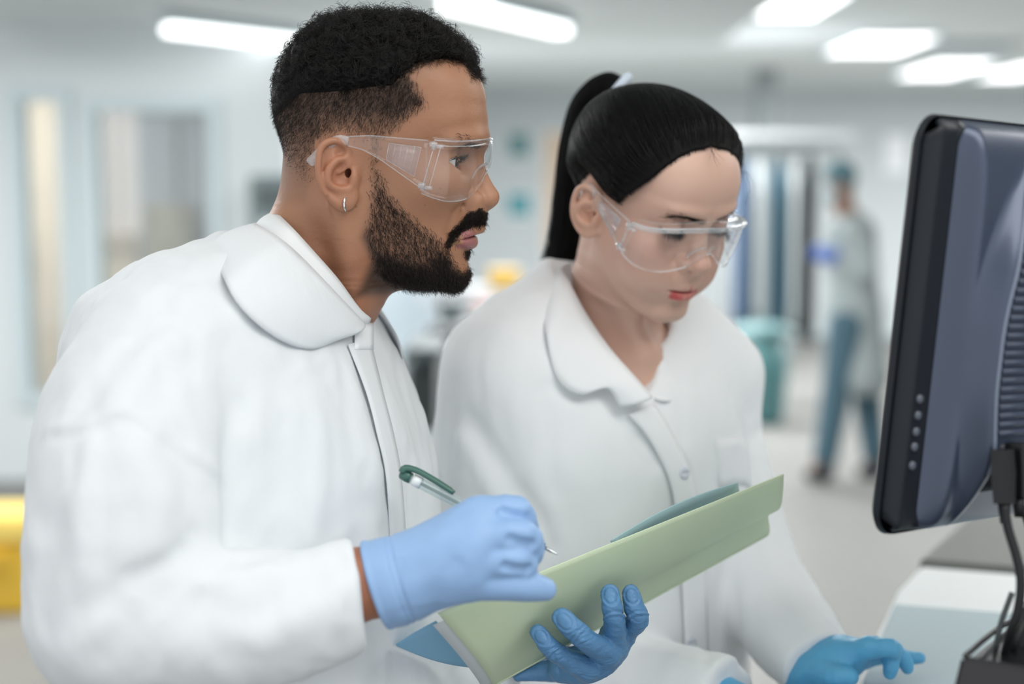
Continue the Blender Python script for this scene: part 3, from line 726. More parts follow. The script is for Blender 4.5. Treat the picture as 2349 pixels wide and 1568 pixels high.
# ---- the woman: a head of her own, turned and bowed as in the photograph
def euler_R(y, p_, r): return rotz(y) @ roty(p_) @ rotx(r)
WF = Frame([0.1376, 1.495, 0.1373], euler_R(-51.0, 30.2, 6.3))
wr = [(-91, 64, 50, 9, 57, 2.2), (-88, 74, 40, 20, 57, 2.2), (-82, 83, 24, 32, 54, 2.2), (-73, 86, 2, 42, 46, 2.0), (-60, 84, -8, 51, 34, 1.9), (-45, 87, -14, 57.5, 26, 1.8),
      (-30, 87.5, -30, 61, 18, 1.8), (-12, 85, -55, 65, 12, 1.82), (5, 83, -74, 68.0, 6, 1.92), (18, 84.5, -84, 70, 3, 2.15), (30, 91, -88, 71, 0, 2.35), (42, 94, -90, 71.5, -2, 2.5),
      (52, 94, -91, 71.5, -4, 2.45)]
WT = [[r[0] / 1000 for r in wr], [r[1] / 1000 for r in wr], [r[2] / 1000 for r in wr], [r[3] / 1000 for r in wr], [r[4] / 1000 for r in wr], [r[5] for r in wr], .1195]
def mm(*a): return np.array(a, float) / 1000
def _wpt(x, y, lat): return np.array([(x - 812) * .00034 + .009, lat / 1000, -(y - 402) * .00034])
_wec = mm(72, -31, 23)
WDsc = dict(
    face_x=.045, alag=.0008, ear=ear_spec(_wpt, .00034, 69.0, 10.0, 20.0), both_ears=True,
    add=[(mm(80, -18, 40), (.012, .020, .006), .012), (mm(58, -45, -8), (.020, .015, .016), .025), (mm(78, -6, -76), (.009, .014, .010), .012),
         (mm(80, -10, -42), (.010, .020, .018), .014), (mm(66, -36, -36), (.018, .018, .020), .020)],
    addc=[], cut=[(mm(40, -77, 40), (.03, .010, .03), .03)],
    bridge=[mm(82, 0, 26), mm(86, 0, 14), mm(93, 0, 0), mm(99, 0, -9)], bridge_r=[.0072, .0064, .0066, .0078],
    tip=(mm(100.5, -2.5, -11), (.0082, .0080, .0076)), ala=(mm(90, -12, -15), (.0090, .0056, .0068)),
    colum=[mm(103, 0, -17), mm(94, 0, -22)], colum_r=[.0036, .0034],
    nostril=(mm(97, -7, -20), (.0055, .0030, .0034)), nose_k=.007,
    ala_groove=[mm(88, -17.5, -7), mm(82, -18, -11), mm(79, -18, -17), mm(82, -17, -22)],
    ulip=[mm(80, -22, -44), mm(88, -14, -41.5), mm(93, -6, -39), mm(93.5, 0, -39.5)], ulip_r=[.0016, .0042, .0054, .0050],
    llip=[mm(80, -22, -45.5), mm(87, -13, -49), mm(91, -5, -50), mm(91.5, 0, -50.5)], llip_r=[.0016, .0046, .0062, .0062],
    mz0=-.0448, mz1=-.0446, mw=.0225, mdep=.0020, mx=.05, nasolab=[mm(80, -19, -16), mm(76, -25, -28), mm(73, -29, -40)],
    phil=(mm(89, -4, -32), (.0070, .012, .009)),
    socket=(mm(90, -31, 25), (.014, .019, .0115)), eye=_wec, eyeR=roty(22), eye_r=.0116, lid_up=.0006, lid_lo=.0042, lid_w=.0135, slant=.10,
    crease=[_wec + mm(8.5, -12, 3.5), _wec + mm(12, -4, 6.5), _wec + mm(11, 7, 6)])
WH = Head(WF, WT, WDsc)
# ---------------------------------------------------------------- the two people in front
rng = np.random.RandomState(7)
def hash_noise(p, freq, seed):      # smooth 0..1 noise for colour masks
    return .5 + .5 * np.clip(wob(p.astype(np.float32), freq, seed), -1, 1)
def sstep(a, b, x): t = np.clip((x - a) / (b - a), 0, 1); return t * t * (3 - 2 * t)
def poly_in(px, py, poly):          # signed-ish inside test of 2-D points in a polygon, with distance
    poly = np.asarray(poly, float); n = len(poly); ins = np.zeros(len(px), bool); dist = np.full(len(px), 1e9)
    for i in range(n):
        x0, y0 = poly[i]; x1, y1 = poly[(i + 1) % n]
        c = ((y0 > py) != (y1 > py)); xi = x0 + (py - y0) / (y1 - y0 + 1e-12) * (x1 - x0); ins ^= c & (px < xi)
        t = np.clip(((px - x0) * (x1 - x0) + (py - y0) * (y1 - y0)) / ((x1 - x0) ** 2 + (y1 - y0) ** 2 + 1e-12), 0, 1)
        dist = np.minimum(dist, np.hypot(px - x0 - t * (x1 - x0), py - y0 - t * (y1 - y0)))
    return np.where(ins, dist, -dist)
def Lin(r, g, b): return np.array(srgb(r, g, b)[:3])

# the side view chart of a head: local x (ahead) and z (up) in the pixels of the man's profile, folded to one side
def man_chart(p):                   # local -> pixels of the photograph (near side), so that hair lines can be read off the picture
    q = np.stack([p[:, 0], -np.abs(p[:, 1]), p[:, 2]], 1); v = MF.to_v(q)
    return 1174.5 + F * v[:, 0] / v[:, 1], 784 - F * v[:, 2] / v[:, 1]

man = thing('person', 'bearded man with curly black hair and a white lab coat, writing with a pen', 'person', P(560, 1560, 1.34))
woman = thing('person', 'woman with a black ponytail, red lips and a white lab coat, looking down', 'person', P(1400, 1560, 1.60))

M_skin_m = mat('skin_of_the_man', (.42, .23, .14, 1), .46, .42, vcol=True, sss=.12, bump=[(900, .00022, (1, 1, 1)), (220, .0003, (1, 1, 1))])
M_skin_w = mat('skin_of_the_woman', (.6, .4, .3, 1), .48, .4, vcol=True, sss=.15, bump=[(800, .00012, (1, 1, 1))])

# ---- torso frames
MB_F = Frame(Q(560, 950, 1.34), rotz(-17.0))
WB_F = Frame(Q(1370, 900, 1.60), rotz(-57.0))
def man_neck(p):
    d = chain(p, [Q(776, 430, 1.335), Q(748, 520, 1.335), Q(700, 640, 1.335), Q(650, 770, 1.335)], [.050, .0525, .058, .064])
    d = smin(d, chain(p, [Q(955, 606, 1.33), Q(868, 630, 1.33), Q(815, 690, 1.33)], [.016, .020, .024]), .03)
    d = smin(d, chain(p, [Q(778, 470, 1.275), Q(800, 590, 1.283), Q(812, 690, 1.305)], [.013, .012, .012]), .02)
    return d
def man_head_v(p): return MH(MF.from_v(p).astype(np.float32))
def man_skin_top(p): return smin(man_head_v(p), man_neck(p), .018)
def woman_neck(p):
    d = chain(p, [Q(1440, 560, 1.535), Q(1412, 660, 1.545), Q(1408, 740, 1.56), Q(1405, 850, 1.585)], [.052, .0475, .047, .052])
    d = smin(d, chain(p, [Q(1395, 600, 1.50), Q(1440, 720, 1.505), Q(1478, 800, 1.515)], [.012, .010, .010]), .02)
    d = smin(d, ell(p, Q(1410, 960, 1.60), (.115, .10, .105)), .05)
    return d
def woman_skin_top(p): return smin(WH(WF.from_v(p).astype(np.float32)), woman_neck(p), .018)

# ---- skin colours
def man_colors(V):
    L = MF.from_v(V).astype(np.float32); x, y = man_chart(L); n = len(V); front = np.abs(L[:, 1])
    base = Lin(168, 123, 95); C = np.tile(base, (n, 1))
    red = Lin(186, 116, 92)
    def blend(c, m): nonlocal C; C = C * (1 - m[:, None]) + np.asarray(c) * m[:, None]
    mott = hash_noise(L, 90, 3); blend(Lin(158, 106, 80), .35 * mott)
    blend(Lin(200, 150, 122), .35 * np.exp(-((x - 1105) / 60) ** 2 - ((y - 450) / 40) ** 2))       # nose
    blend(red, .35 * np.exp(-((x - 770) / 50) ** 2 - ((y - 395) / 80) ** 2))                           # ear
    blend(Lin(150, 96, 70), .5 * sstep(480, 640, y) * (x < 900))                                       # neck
    # lips
    dl = np.minimum(seg_t(np.stack([L[:, 0], -front, L[:, 2]], 1), MDsc['ulip']) - .0052, seg_t(np.stack([L[:, 0], -front, L[:, 2]], 1), MDsc['llip']) - .0062)
    lip = sstep(.0012, -.0004, dl) * (front < .0235) * (y > 508) * (y < 577)
    blend(Lin(164, 104, 107), .85 * lip); blend(Lin(120, 62, 66), .8 * lip * np.exp(-((L[:, 2] - (MDsc['mz0'] + (MDsc['mz1'] - MDsc['mz0']) * (front / MDsc['mw']) ** 2)) / .0012) ** 2))
    # roots of cropped hair and of the beard give the skin a darker tone
    blend(Lin(52, 42, 36), np.clip(man_fade(L) ** 1.3 * .80, 0, .94)); blend(Lin(48, 36, 30), np.clip(man_beard(L) * .85, 0, .94))
    blend(Lin(40, 30, 28), .75 * man_brow(L))
    # freckles and moles
    for (mx, my, r) in ((752, 449, 2.6), (817, 473, 2.2), (1010, 432, 1.5), (1031, 440, 1.4), (975, 470, 1.6), (1056, 483, 1.6)):
        blend(Lin(92, 54, 40), .8 * np.exp(-((x - mx) ** 2 + (y - my) ** 2) / r ** 2) * (front > .01))
    return C
FADE_POLY = [(560, 150), (700, 150), (800, 150), (900, 150), (945, 170), (972, 210), (978, 240), (950, 262), (915, 300), (880, 330), (868, 420), (850, 430), (842, 330), (800, 310), (745, 320), (722, 360), (722, 430), (712, 480), (640, 480), (600, 480), (600, 210)]
TOP_POLY = [(560, 0), (1130, 0), (1112, 175), (1083, 182), (1062, 150), (1020, 142), (965, 150), (935, 172), (905, 205), (800, 222), (700, 235), (655, 300), (640, 330), (560, 330)]
BEARD_POLY = [(850, 385), (874, 388), (892, 430), (925, 470), (965, 505), (1005, 535), (1032, 555), (1040, 592), (1062, 612), (1095, 590), (1100, 680), (800, 690), (840, 600), (818, 545), (838, 480)]
STACHE_POLY = [(1104, 477), (1122, 492), (1118, 509), (1082, 521), (1062, 533), (1045, 553), (1034, 566), (1022, 560), (1038, 528), (1060, 506), (1080, 486)]
SOUL_POLY = [(1062, 572), (1100, 572), (1092, 592), (1066, 594)]
def man_top(L): x, y = man_chart(L); return sstep(-6, 10, poly_in(x, y, TOP_POLY))
def man_fade(L):
    x, y = man_chart(L); m = sstep(-8, 26, poly_in(x, y, FADE_POLY) + 10 * (hash_noise(L, 700, 44) - .5))
    ear = (x > 722) & (x < 850) & (y > 318) & (y < 480) & (np.abs(L[:, 1]) > .069)
    den = np.clip(1.25 - (y - 215) / 260, .12, 1) * np.where(x < 735, 1.0, np.clip(1.1 - (y - 235) / 130, .25, 1)); den = np.where((x > 838) & (y > 300), np.maximum(den, .5), den)
    return np.maximum(m * den * ~ear, man_top(L))
def man_beard(L):
    x, y = man_chart(L); d = poly_in(x, y, BEARD_POLY); m = sstep(-3, 26, d)
    jl = np.full(len(x), 1e9)
    for (ax_, ay_), (bx_, by_) in zip(((815, 540), (838, 595), (900, 628)), ((838, 595), (900, 628), (1000, 655))):
        tt_ = np.clip(((x - ax_) * (bx_ - ax_) + (y - ay_) * (by_ - ay_)) / ((bx_ - ax_) ** 2 + (by_ - ay_) ** 2), 0, 1); jl = np.minimum(jl, np.hypot(x - ax_ - tt_ * (bx_ - ax_), y - ay_ - tt_ * (by_ - ay_)))
    den = .46 + .54 * np.maximum(np.maximum(sstep(585, 632, y), sstep(960, 1010, x) * sstep(565, 605, y)), sstep(48, 18, jl))
    m = m * np.clip(np.maximum(den, .45), 0, 1)
    st = sstep(-2, 7, poly_in(x, y, STACHE_POLY)) * (np.abs(L[:, 1]) < .036); so = sstep(-2, 6, poly_in(x, y, SOUL_POLY)) * (np.abs(L[:, 1]) < .014)
    under = sstep(.0, .02, MF.px(900, 650)[2] - L[:, 2]) * 0
    chin_gap = 1 - .8 * np.exp(-((x - 1058) / 10) ** 2 - ((y - 590) / 22) ** 2) * (np.abs(L[:, 1]) < .022)
    return np.maximum(np.maximum(m * chin_gap, st), so)
BROW_LINE = [h(1042, 318, -38), h(1060, 316, -32), h(1080, 320, -24), h(1100, 328, -13)]
def man_brow(L): return sstep(.0052, .0022, seg_t(np.stack([L[:, 0], -np.abs(L[:, 1]), L[:, 2]], 1).astype(np.float32), BROW_LINE))
def woman_colors(V):
    L = WF.from_v(V).astype(np.float32); n = len(V); m = np.stack([L[:, 0], -np.abs(L[:, 1]), L[:, 2]], 1)
    C = np.tile(Lin(212, 176, 158), (n, 1))
    def blend(c, k): nonlocal C; C = C * (1 - k[:, None]) + np.asarray(c) * k[:, None]
    blend(Lin(208, 164, 146), .5 * hash_noise(L, 60, 5))
    blend(Lin(220, 160, 146), .35 * gauss(m, mm(66, -42, -10), (.03, .03, .022))); blend(Lin(222, 170, 154), .4 * gauss(m, mm(104, 0, -12), (.015, .015, .012)))
    blend(Lin(216, 160, 132), .5 * gauss(m, mm(0, -80, -4), (.03, .03, .035)))
    dl = np.minimum(seg_t(m, WDsc['ulip']) - .0050, seg_t(m, WDsc['llip']) - .0062)
    lip = sstep(.0010, -.0004, dl) * (np.abs(L[:, 1]) < .0225) * (L[:, 0] > .075) * sstep(-.0340, -.0356, L[:, 2])
    blend(Lin(200, 78, 84), .92 * lip); blend(Lin(120, 36, 40), .7 * lip * np.exp(-((L[:, 2] + .0447) / .0012) ** 2))
    br = seg_t(m, WBROW); blend(Lin(74, 58, 50), .8 * sstep(.0060, .0020, br))
    lid = np.sqrt(((m - _wec) ** 2).sum(1)); q = (m - _wec) @ WDsc['eyeR']
    blend(Lin(60, 40, 38), .8 * np.exp(-((q[:, 2] + .0012 + .0015 * (q[:, 1] / .0135) ** 2) / .0016) ** 2) * (lid < .0152) * (q[:, 0] > 0) * (np.abs(q[:, 1]) < .0135))
    blend(Lin(186, 140, 128), .35 * (lid < .0155) * (q[:, 0] > 0))
    blend(Lin(60, 48, 44), .9 * woman_scalp(L) * (WH.cranium(L) < .003))
    return C
WBROW = [mm(76, -38, 37.5), mm(82, -31, 39.3), mm(88, -21, 38.8), mm(92, -9, 35)]
W_HAIR = [(1636, 338), (1618, 347), (1590, 352), (1560, 366), (1528, 388), (1495, 415), (1462, 438), (1440, 452), (1424, 470), (1414, 468), (1400, 440), (1384, 412), (1352, 402), (1332, 425), (1328, 470), (1335, 520), (1352, 556), (1300, 600), (1150, 620), (1150, 60), (1800, 60), (1800, 320)]
def woman_chart(L):
    v = WF.to_v(np.stack([L[:, 0], -np.abs(L[:, 1]), L[:, 2]], 1)); return 1174.5 + F * v[:, 0] / v[:, 1], 784 - F * v[:, 2] / v[:, 1]
def woman_scalp(L):                # 1 where hair grows
    x, y = woman_chart(L); return sstep(-5, 7, poly_in(x, y, W_HAIR))

# ---- bodies: fine head and neck, coarser hidden trunk and arms, one mesh
def man_trunk(p):
    d = ell(p, Q(560, 1050, 1.34), (.12, .16, .26), MB_F.R)
    d = smin(d, rc(p, Q(650, 790, 1.335), Q(600, 900, 1.335), .066, .10), .06)
    d = smin(d, chain(p, [Q(400, 810, 1.21), Q(300, 1100, 1.14), Q(285, 1400, 1.12), Q(560, 1420, 1.12), Q(800, 1345, 1.125), Q(880, 1335, 1.125)], [.05, .05, .042, .04, .031, .027]), .03)
    d = smin(d, chain(p, [Q(640, 830, 1.45), Q(735, 1150, 1.46), Q(785, 1430, 1.45), Q(1120, 1545, 1.405)], [.05, .046, .042, .026]), .03)
    return d
def woman_trunk(p):
    d = ell(p, Q(1375, 1110, 1.61), (.11, .15, .27), WB_F.R)
    d = smin(d, chain(p, [Q(1170, 900, 1.55), Q(1120, 1360, 1.57), Q(1600, 1595, 1.43)], [.045, .038, .028]), .03)
    d = smin(d, chain(p, [Q(1630, 880, 1.67), Q(1680, 1290, 1.62), Q(1845, 1510, 1.46)], [.042, .036, .020]), .03)
    return d
def person_body(root, top, trunk, cut_px, cut_d, lo, hi, tlo, thi, col, m):
    zc = Q(0, cut_px, cut_d)[2]
    V1, F1 = sdf_mesh(lambda p: np.maximum(top(p), zc - p[:, 2]), lo, hi, .0015)
    V2, F2 = sdf_mesh(lambda p: np.maximum(trunk(p), p[:, 2] - zc - .01), tlo, thi, .008)
    C = np.vstack([col(V1), np.tile(col(V2[:1]) * 0 + (Lin(170, 112, 84) if root is man else Lin(212, 176, 158)), (len(V2), 1))])
    return mesh_obj('body', V2W(np.vstack([V1, V2])), np.vstack([F1, F2 + len(V1)]), m, root, True, C)
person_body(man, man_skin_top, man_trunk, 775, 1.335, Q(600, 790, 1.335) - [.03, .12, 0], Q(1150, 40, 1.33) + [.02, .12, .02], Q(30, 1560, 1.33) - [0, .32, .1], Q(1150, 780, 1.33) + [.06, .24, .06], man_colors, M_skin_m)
person_body(woman, woman_skin_top, woman_trunk, 960, 1.58, Q(1230, 980, 1.56) - [.02, .22, 0], Q(1740, 170, 1.56) + [.03, .17, .02], Q(1000, 1560, 1.6) - [.06, .28, .1], Q(1900, 960, 1.6) + [.05, .2, .06], woman_colors, M_skin_w)

# ---- eyes
def eyeball(root, fr, c, R, iris_col, gaze):
    g = nrm(np.array(gaze, float)); r = .0118
    n1, n2 = 40, 60; v = []; col = []
    a = np.array([0, 0, 1.0]); u = nrm(np.cross(a, g)); w_ = np.cross(g, u)
    for i in range(n1 + 1):
        t_ = math.pi * (i / n1) ** 1.5
        bul = .0010 * math.exp(-(t_ / .42) ** 4)
        for j in range(n2):
            q = 2 * math.pi * j / n2; dirv = math.cos(t_) * g + math.sin(t_) * (math.cos(q) * u + math.sin(q) * w_)
            v.append(np.asarray(c) + dirv * (r + bul)); rr = t_ * r * 1000
            if rr < 2.0: cc = Lin(8, 7, 7)
            elif rr < 5.4: cc = Lin(*iris_col) * (1.1 + .5 * math.sin(q * 23)) * (1 if rr < 5 else .5)
            elif rr < 5.9: cc = Lin(60, 50, 46)
            else: cc = Lin(216, 212, 208) * (1 - min(.25, (rr - 6) * .02))
            col.append(cc)
    f = [[i * n2 + j, (i + 1) * n2 + j, (i + 1) * n2 + (j + 1) % n2, i * n2 + (j + 1) % n2] for i in range(n1) for j in range(n2)]
    mesh_obj('eye', fr.to_w(np.array(v)), np.array(f), mat('eye', (.8, .8, .8, 1), .06, .6, vcol=True, coat=.5), root, True, np.array(col))
for s_ in (1, -1):
    c_ = _ec * [1, s_, 1]; eyeball(man, MF, c_, None, (58, 38, 28), (1, -.10 * 1, -.05))
    c_ = _wec * [1, s_, 1]; eyeball(woman, WF, c_, None, (40, 28, 24), (.86, 0, -.5))

# ---- hair
M_hair_base = mat('dark_hair_base', (.004, .0035, .0035, 1), .6, .15)
M_hair_m = hair_mat('curly_black_hair', (.007, .0055, .005, 1), .5, .3)
M_beard = hair_mat('beard_hair', (.012, .008, .006, 1), .5, .3)
M_hair_w = hair_mat('straight_black_hair', (.004, .0038, .004, 1), .42, .18)
def scatter(f, lo, hi, hh, mask, count, seed):
    """random points of a field's surface (local frame) with their normals, kept by mask density"""
    V, Fq = sdf_mesh(f, lo, hi, hh, project=True); r = np.random.RandomState(seed)
    a_, b_, c_, d_ = (V[Fq[:, i]] for i in range(4)); ar = np.linalg.norm(np.cross(c_ - a_, d_ - b_), axis=1)
    cen = (a_ + b_ + c_ + d_) / 4; w_ = ar * np.clip(mask(cen.astype(np.float32)), 0, 1); w_ /= w_.sum()
    i = r.choice(len(Fq), count, p=w_); s_ = r.rand(count, 1); t_ = r.rand(count, 1)
    p = a_[i] * (1 - s_) * (1 - t_) + b_[i] * s_ * (1 - t_) + c_[i] * s_ * t_ + d_[i] * (1 - s_) * t_
    return p, grad(f, p.astype(np.float32))
def curls(p, n, length, rad, turns, K, seed, lift=.55, comb=None, taper=True):
    r = np.random.RandomState(seed); N = len(p)
    comb = np.zeros((N, 3)) if comb is None else comb
    ax = n * lift + comb + r.normal(size=(N, 3)) * .35; ax /= np.linalg.norm(ax, axis=1)[:, None]
    u = np.cross(ax, r.normal(size=(N, 3))); u /= np.linalg.norm(u, axis=1)[:, None]; w_ = np.cross(ax, u)
    L = length * (0.6 + .6 * r.rand(N, 1)); T = turns * (.7 + .6 * r.rand(N, 1)); R_ = rad * (.6 + .8 * r.rand(N, 1)); ph = r.rand(N, 1) * 6.28
    out = np.zeros((N, K, 3))
    for k in range(K):
        t_ = k / (K - 1); g = min(1, t_ * 3); q = ph + T * 6.283 * t_
        out[:, k] = p + ax * L * t_ + R_ * g * ((np.cos(q) - np.cos(ph)) * u + (np.sin(q) - np.sin(ph)) * w_)
    return out
cran = lambda p: MH.cranium(p.astype(np.float32))
# the curly mass on top: a lumpy cap with thousands of curls rooted in it
def thick(L):
    x, y = man_chart(L); d = poly_in(x, y, TOP_POLY)
    amt = np.interp(x, [600, 640, 690, 760, 850, 960, 1050, 1110], [.0050, .0062, .0082, .0118, .0140, .0135, .0105, .0080])
    low = sstep(345, 210, y) * .75 + .25
    return sstep(-4, np.interp(x, [640, 900, 1000], [60, 56, 34]), d) * amt * low
def man_cap(p):
    d = MH.cranium(p); t_ = thick(p)
    return d - t_ + .0030 - .0022 * wob(p, 230, 11) * sstep(.002, .010, t_) - .0011 * wob(p, 520, 12) * sstep(.002, .010, t_)
V_, F_ = sdf_mesh(lambda p: np.maximum(man_cap(p), .0003 - (thick(p) - .0016)), (-.115, -.10, -.02), (.115, .10, .165), .0022)
hair_m = mesh_obj('hair', MF.to_w(V_), F_, M_hair_base, man)
lohi = ((-.115, -.10, -.16), (.115, .10, .165))
top_w = lambda c: (thick(c) > .0014).astype(float) * (.25 + .75 * (c[:, 1] < .035))
p_, n_ = scatter(lambda p: man_cap(p), (-.115, -.10, -.02), (.115, .10, .165), .005, top_w, 1500, 1)
r_ = np.random.RandomState(77); rep = 6
base = curls(p_ - n_ * .004, n_, .0125, .0046, 1.35, 14, 2, .55, np.tile([.10, 0, .10], (len(p_), 1)))
c_ = np.repeat(base, rep, 0); c_ = c_ + r_.normal(size=(len(c_), 1, 3)) * .0011 + r_.normal(size=(len(c_), 1, 3)) * .0016 * np.linspace(0, 1, 14)[None, :, None]
p2, n2 = scatter(lambda p: man_cap(p), (-.115, -.10, -.02), (.115, .10, .165), .005, top_w, 3000, 9)
c2 = curls(p2 - n2 * .004, n2, .0125, .0032, 1.6, 14, 19, .5, np.tile([.12, 0, .12], (len(p2), 1)))
c_ = np.concatenate([c_, c2]); th_ = np.clip(thick(c_[:, 0].astype(np.float32)) / .012, .45, 1)[:, None, None]; c_ = c_[:, :1] + (c_ - c_[:, :1]) * th_
strands('curls', MF.to_w(c_.reshape(-1, 3)).reshape(c_.shape), .00017, .00009, M_hair_m, hair_m, 'stuff')
# clipped sides
p_, n_ = scatter(lambda p: MH(p.astype(np.float32)), *lohi, .004, lambda c: man_fade(c) * (thick(c) < .0055) * (c[:, 1] < .03), 12000, 3)
dn = np.tile([-.30, 0, -1.0], (len(p_), 1)); dn = dn - n_ * (dn * n_).sum(1)[:, None]
x_, y_ = man_chart(p_.astype(np.float32)); ln = np.clip(.0075 - (y_ - 215) * .00004, .0022, .008)[:, None]
c_ = curls(p_, n_, ln, .0004, .6, 4, 4, .38, dn * .9)
strands('clipped_hair', MF.to_w(c_.reshape(-1, 3)).reshape(c_.shape), .000095, .00005, M_beard, hair_m, 'stuff')
# beard and moustache
p_, n_ = scatter(lambda p: MH(p.astype(np.float32)), *lohi, .004, lambda c: man_beard(c) * (c[:, 1] < .042), 19000, 5)
x_, y_ = man_chart(p_.astype(np.float32))
dn = np.stack([.35 + 0 * x_, 0 * x_, -1 + 0 * x_], 1); st_ = (poly_in(x_, y_, STACHE_POLY) > 0)
dn[st_] = [-.9, 0, -.55]; dn[st_, 1] = np.sign(p_[st_, 1]) * .7
dn = dn - n_ * (dn * n_).sum(1)[:, None]
dense = np.maximum(sstep(590, 632, y_), st_)
chin_ = sstep(1030, 1060, x_) * (y_ > 575)
L_ = np.where(st_, .0048, .0074 + .0036 * dense - .0040 * chin_)
c_ = curls(p_, n_, L_[:, None], np.where(st_, .0005, .0007 + .0005 * dense)[:, None], .75, 7, 6, np.where(st_, .30, .26)[:, None], dn * 1.5)
beard_o = strands('beard', MF.to_w(c_.reshape(-1, 3)).reshape(c_.shape), .00013, .00006, M_beard, man, 'stuff')
def stache(c): x, y = man_chart(c); return (poly_in(x, y, STACHE_POLY) > -1) * (np.abs(c[:, 1]) < .036) * 1.0
p_, n_ = scatter(lambda p: MH(p.astype(np.float32)), h(990, 585, 0) - [.02, .05, .01], h(1130, 455, 0) + [.02, .05, .01], .003, stache, 2600, 25)
dn = np.tile([-.8, 0, -.75], (len(p_), 1)); dn[:, 1] = np.sign(p_[:, 1]) * .6; dn = dn - n_ * (dn * n_).sum(1)[:, None]
c_ = curls(p_, n_, .0062, .0006, .7, 6, 26, .5, dn * 1.3)
strands('moustache', MF.to_w(c_.reshape(-1, 3)).reshape(c_.shape), .00014, .00006, M_beard, man, 'stuff')
# eyebrows and lashes
def on_line(fr, line, f, count, spread, ln, dirv, seed, side=(1, -1), K=4):
    r = np.random.RandomState(seed); out = []
    for s_ in side:
        b = catmull(line, count); b = b + r.normal(size=b.shape) * spread; b[:, 1] *= s_
        
        for _ in range(3): g = grad(f, b.astype(np.float32)); b = b - g * f(b.astype(np.float32))[:, None]
        d_ = np.tile(np.array(dirv) * [1, s_, 1], (len(b), 1)); d_ = d_ + g * .35 + r.normal(size=b.shape) * .25; d_ /= np.linalg.norm(d_, axis=1)[:, None]
        L_ = ln * (.6 + .7 * r.rand(len(b), 1))
        out.append(np.stack([b + d_ * L_ * t_ + g * -.0012 * t_ * t_ for t_ in np.linspace(0, 1, K)], 1))
    return np.concatenate(out)
c_ = on_line(MF, BROW_LINE, lambda p: MH(p), 700, .0016, .0055, (-.75, -.5, .35), 8)
strands('eyebrow', MF.to_w(c_.reshape(-1, 3)).reshape(c_.shape), .00016, .00006, M_hair_m, man, 'stuff')
def lashes(fr, c, R, r_, zlev, yc, ln, up, count, seed):
    rr = np.random.RandomState(seed); out = []
    for s_ in (1, -1):
        y_ = np.linspace(-yc * .92, yc * .92, count); z_ = zlev(y_); x_ = np.sqrt(np.maximum(r_ * r_ - y_ ** 2 - z_ ** 2, 1e-8))
        b = np.stack([x_, y_, z_], 1) @ np.asarray(R).T + c; b[:, 1] = b[:, 1] if s_ < 0 else 2 * 0 - b[:, 1]
        d_ = np.stack([np.ones(count), y_ / yc * .5, np.full(count, up)], 1) @ np.asarray(R).T
        if s_ > 0: d_[:, 1] *= -1
        d_ = d_ + rr.normal(size=d_.shape) * .12
        L_ = ln * (.7 + .5 * rr.rand(count, 1))
        out.append(np.stack([b + d_ * L_ * t_ + np.array([0, 0, 1]) * L_ * .45 * t_ * t_ * (1 if up > -.2 else 0) for t_ in np.linspace(0, 1, 5)], 1))
    return np.concatenate(out)
c_ = lashes(MF, _ec, MDsc['eyeR'], .0140, lambda y: .0045 * np.clip(1 - (y / .0132) ** 2, 0, 1) ** .8 - .12 * y, .0132, .0075, .1, 70, 9)
strands('eyelashes', MF.to_w(c_.reshape(-1, 3)).reshape(c_.shape), .00016, .00004, M_hair_m, man, 'stuff')
c_ = lashes(WF, _wec, WDsc['eyeR'], .0136, lambda y: .0004 * (1 - (y / .0135) ** 2) + .10 * -y * 0 - .0008, .0135, .0072, -.35, 130, 10)
strands('eyelashes', WF.to_w(c_.reshape(-1, 3)).reshape(c_.shape), .00024, .00006, M_hair_w, woman, 'stuff')
c_ = on_line(WF, WBROW, lambda p: WH(p), 620, .0019, .0065, (-.6, -.7, .2), 12)
strands('eyebrow', WF.to_w(c_.reshape(-1, 3)).reshape(c_.shape), .00016, .00006, M_beard, woman, 'stuff')

# ---- the woman's hair: a smooth cap combed back to a high ponytail
TIE = WF.from_v(Q(1425, 208, 1.575))
def wcap_t(L):
    x, y = woman_chart(L); d = poly_in(x, y, W_HAIR); k = sstep(-4, 8, d)
    return .0018 * k + (.0046 + .0015 * sstep(0, .06, L[:, 2])) * sstep(0, 62, d) + .004 * gauss(L, TIE, (.03, .03, .03)) * k
def w_cap(p): return WH.cranium(p) - wcap_t(p) + .0007
V_, F_ = sdf_mesh(lambda p: np.maximum(w_cap(p), .0003 - (wcap_t(p) - .0012)), (-.12, -.10, -.07), (.115, .10, .15), .0025)
hair_w = mesh_obj('hair', WF.to_w(V_), F_, M_hair_base, woman)
p_, n_ = scatter(lambda p: WH.cranium(p.astype(np.float32)), (-.12, -.10, -.07), (.115, .10, .15), .005, lambda c: (woman_scalp(c) > .35).astype(float) * (.15 + (c[:, 0] > -.03)) * (.2 + (woman_scalp(c) < .97) * 3 + .35) * (.25 + (c[:, 1] < .03)), 7500, 13)
def flow(p, K, f, target, off):
    out = [p]; q = p.copy(); r = np.random.RandomState(14); D_ = np.linalg.norm(target - p, axis=1)
    tgt = target + r.normal(size=p.shape) * .004
    for k in range(1, K):
        rem = tgt - q; step = np.linalg.norm(rem, axis=1)[:, None] / (K - k); g = grad(f, q.astype(np.float32)); dv = rem - g * (rem * g).sum(1)[:, None] * .9
        dv /= np.linalg.norm(dv, axis=1)[:, None] + 1e-9; q = q + dv * step * 1.12
        d = f(q.astype(np.float32)); g = grad(f, q.astype(np.float32)); dd = sstep(0, 60, poly_in(*woman_chart(q.astype(np.float32)), W_HAIR)); lim = off[:, 0] * (.25 + .75 * dd) ; q = q - g * (d - lim)[:, None]
        out.append(q.copy())
    return np.stack(out, 1)
off = (.0076 + .0030 * np.random.RandomState(15).rand(len(p_), 1)); wf = lambda p: WH.cranium(p)
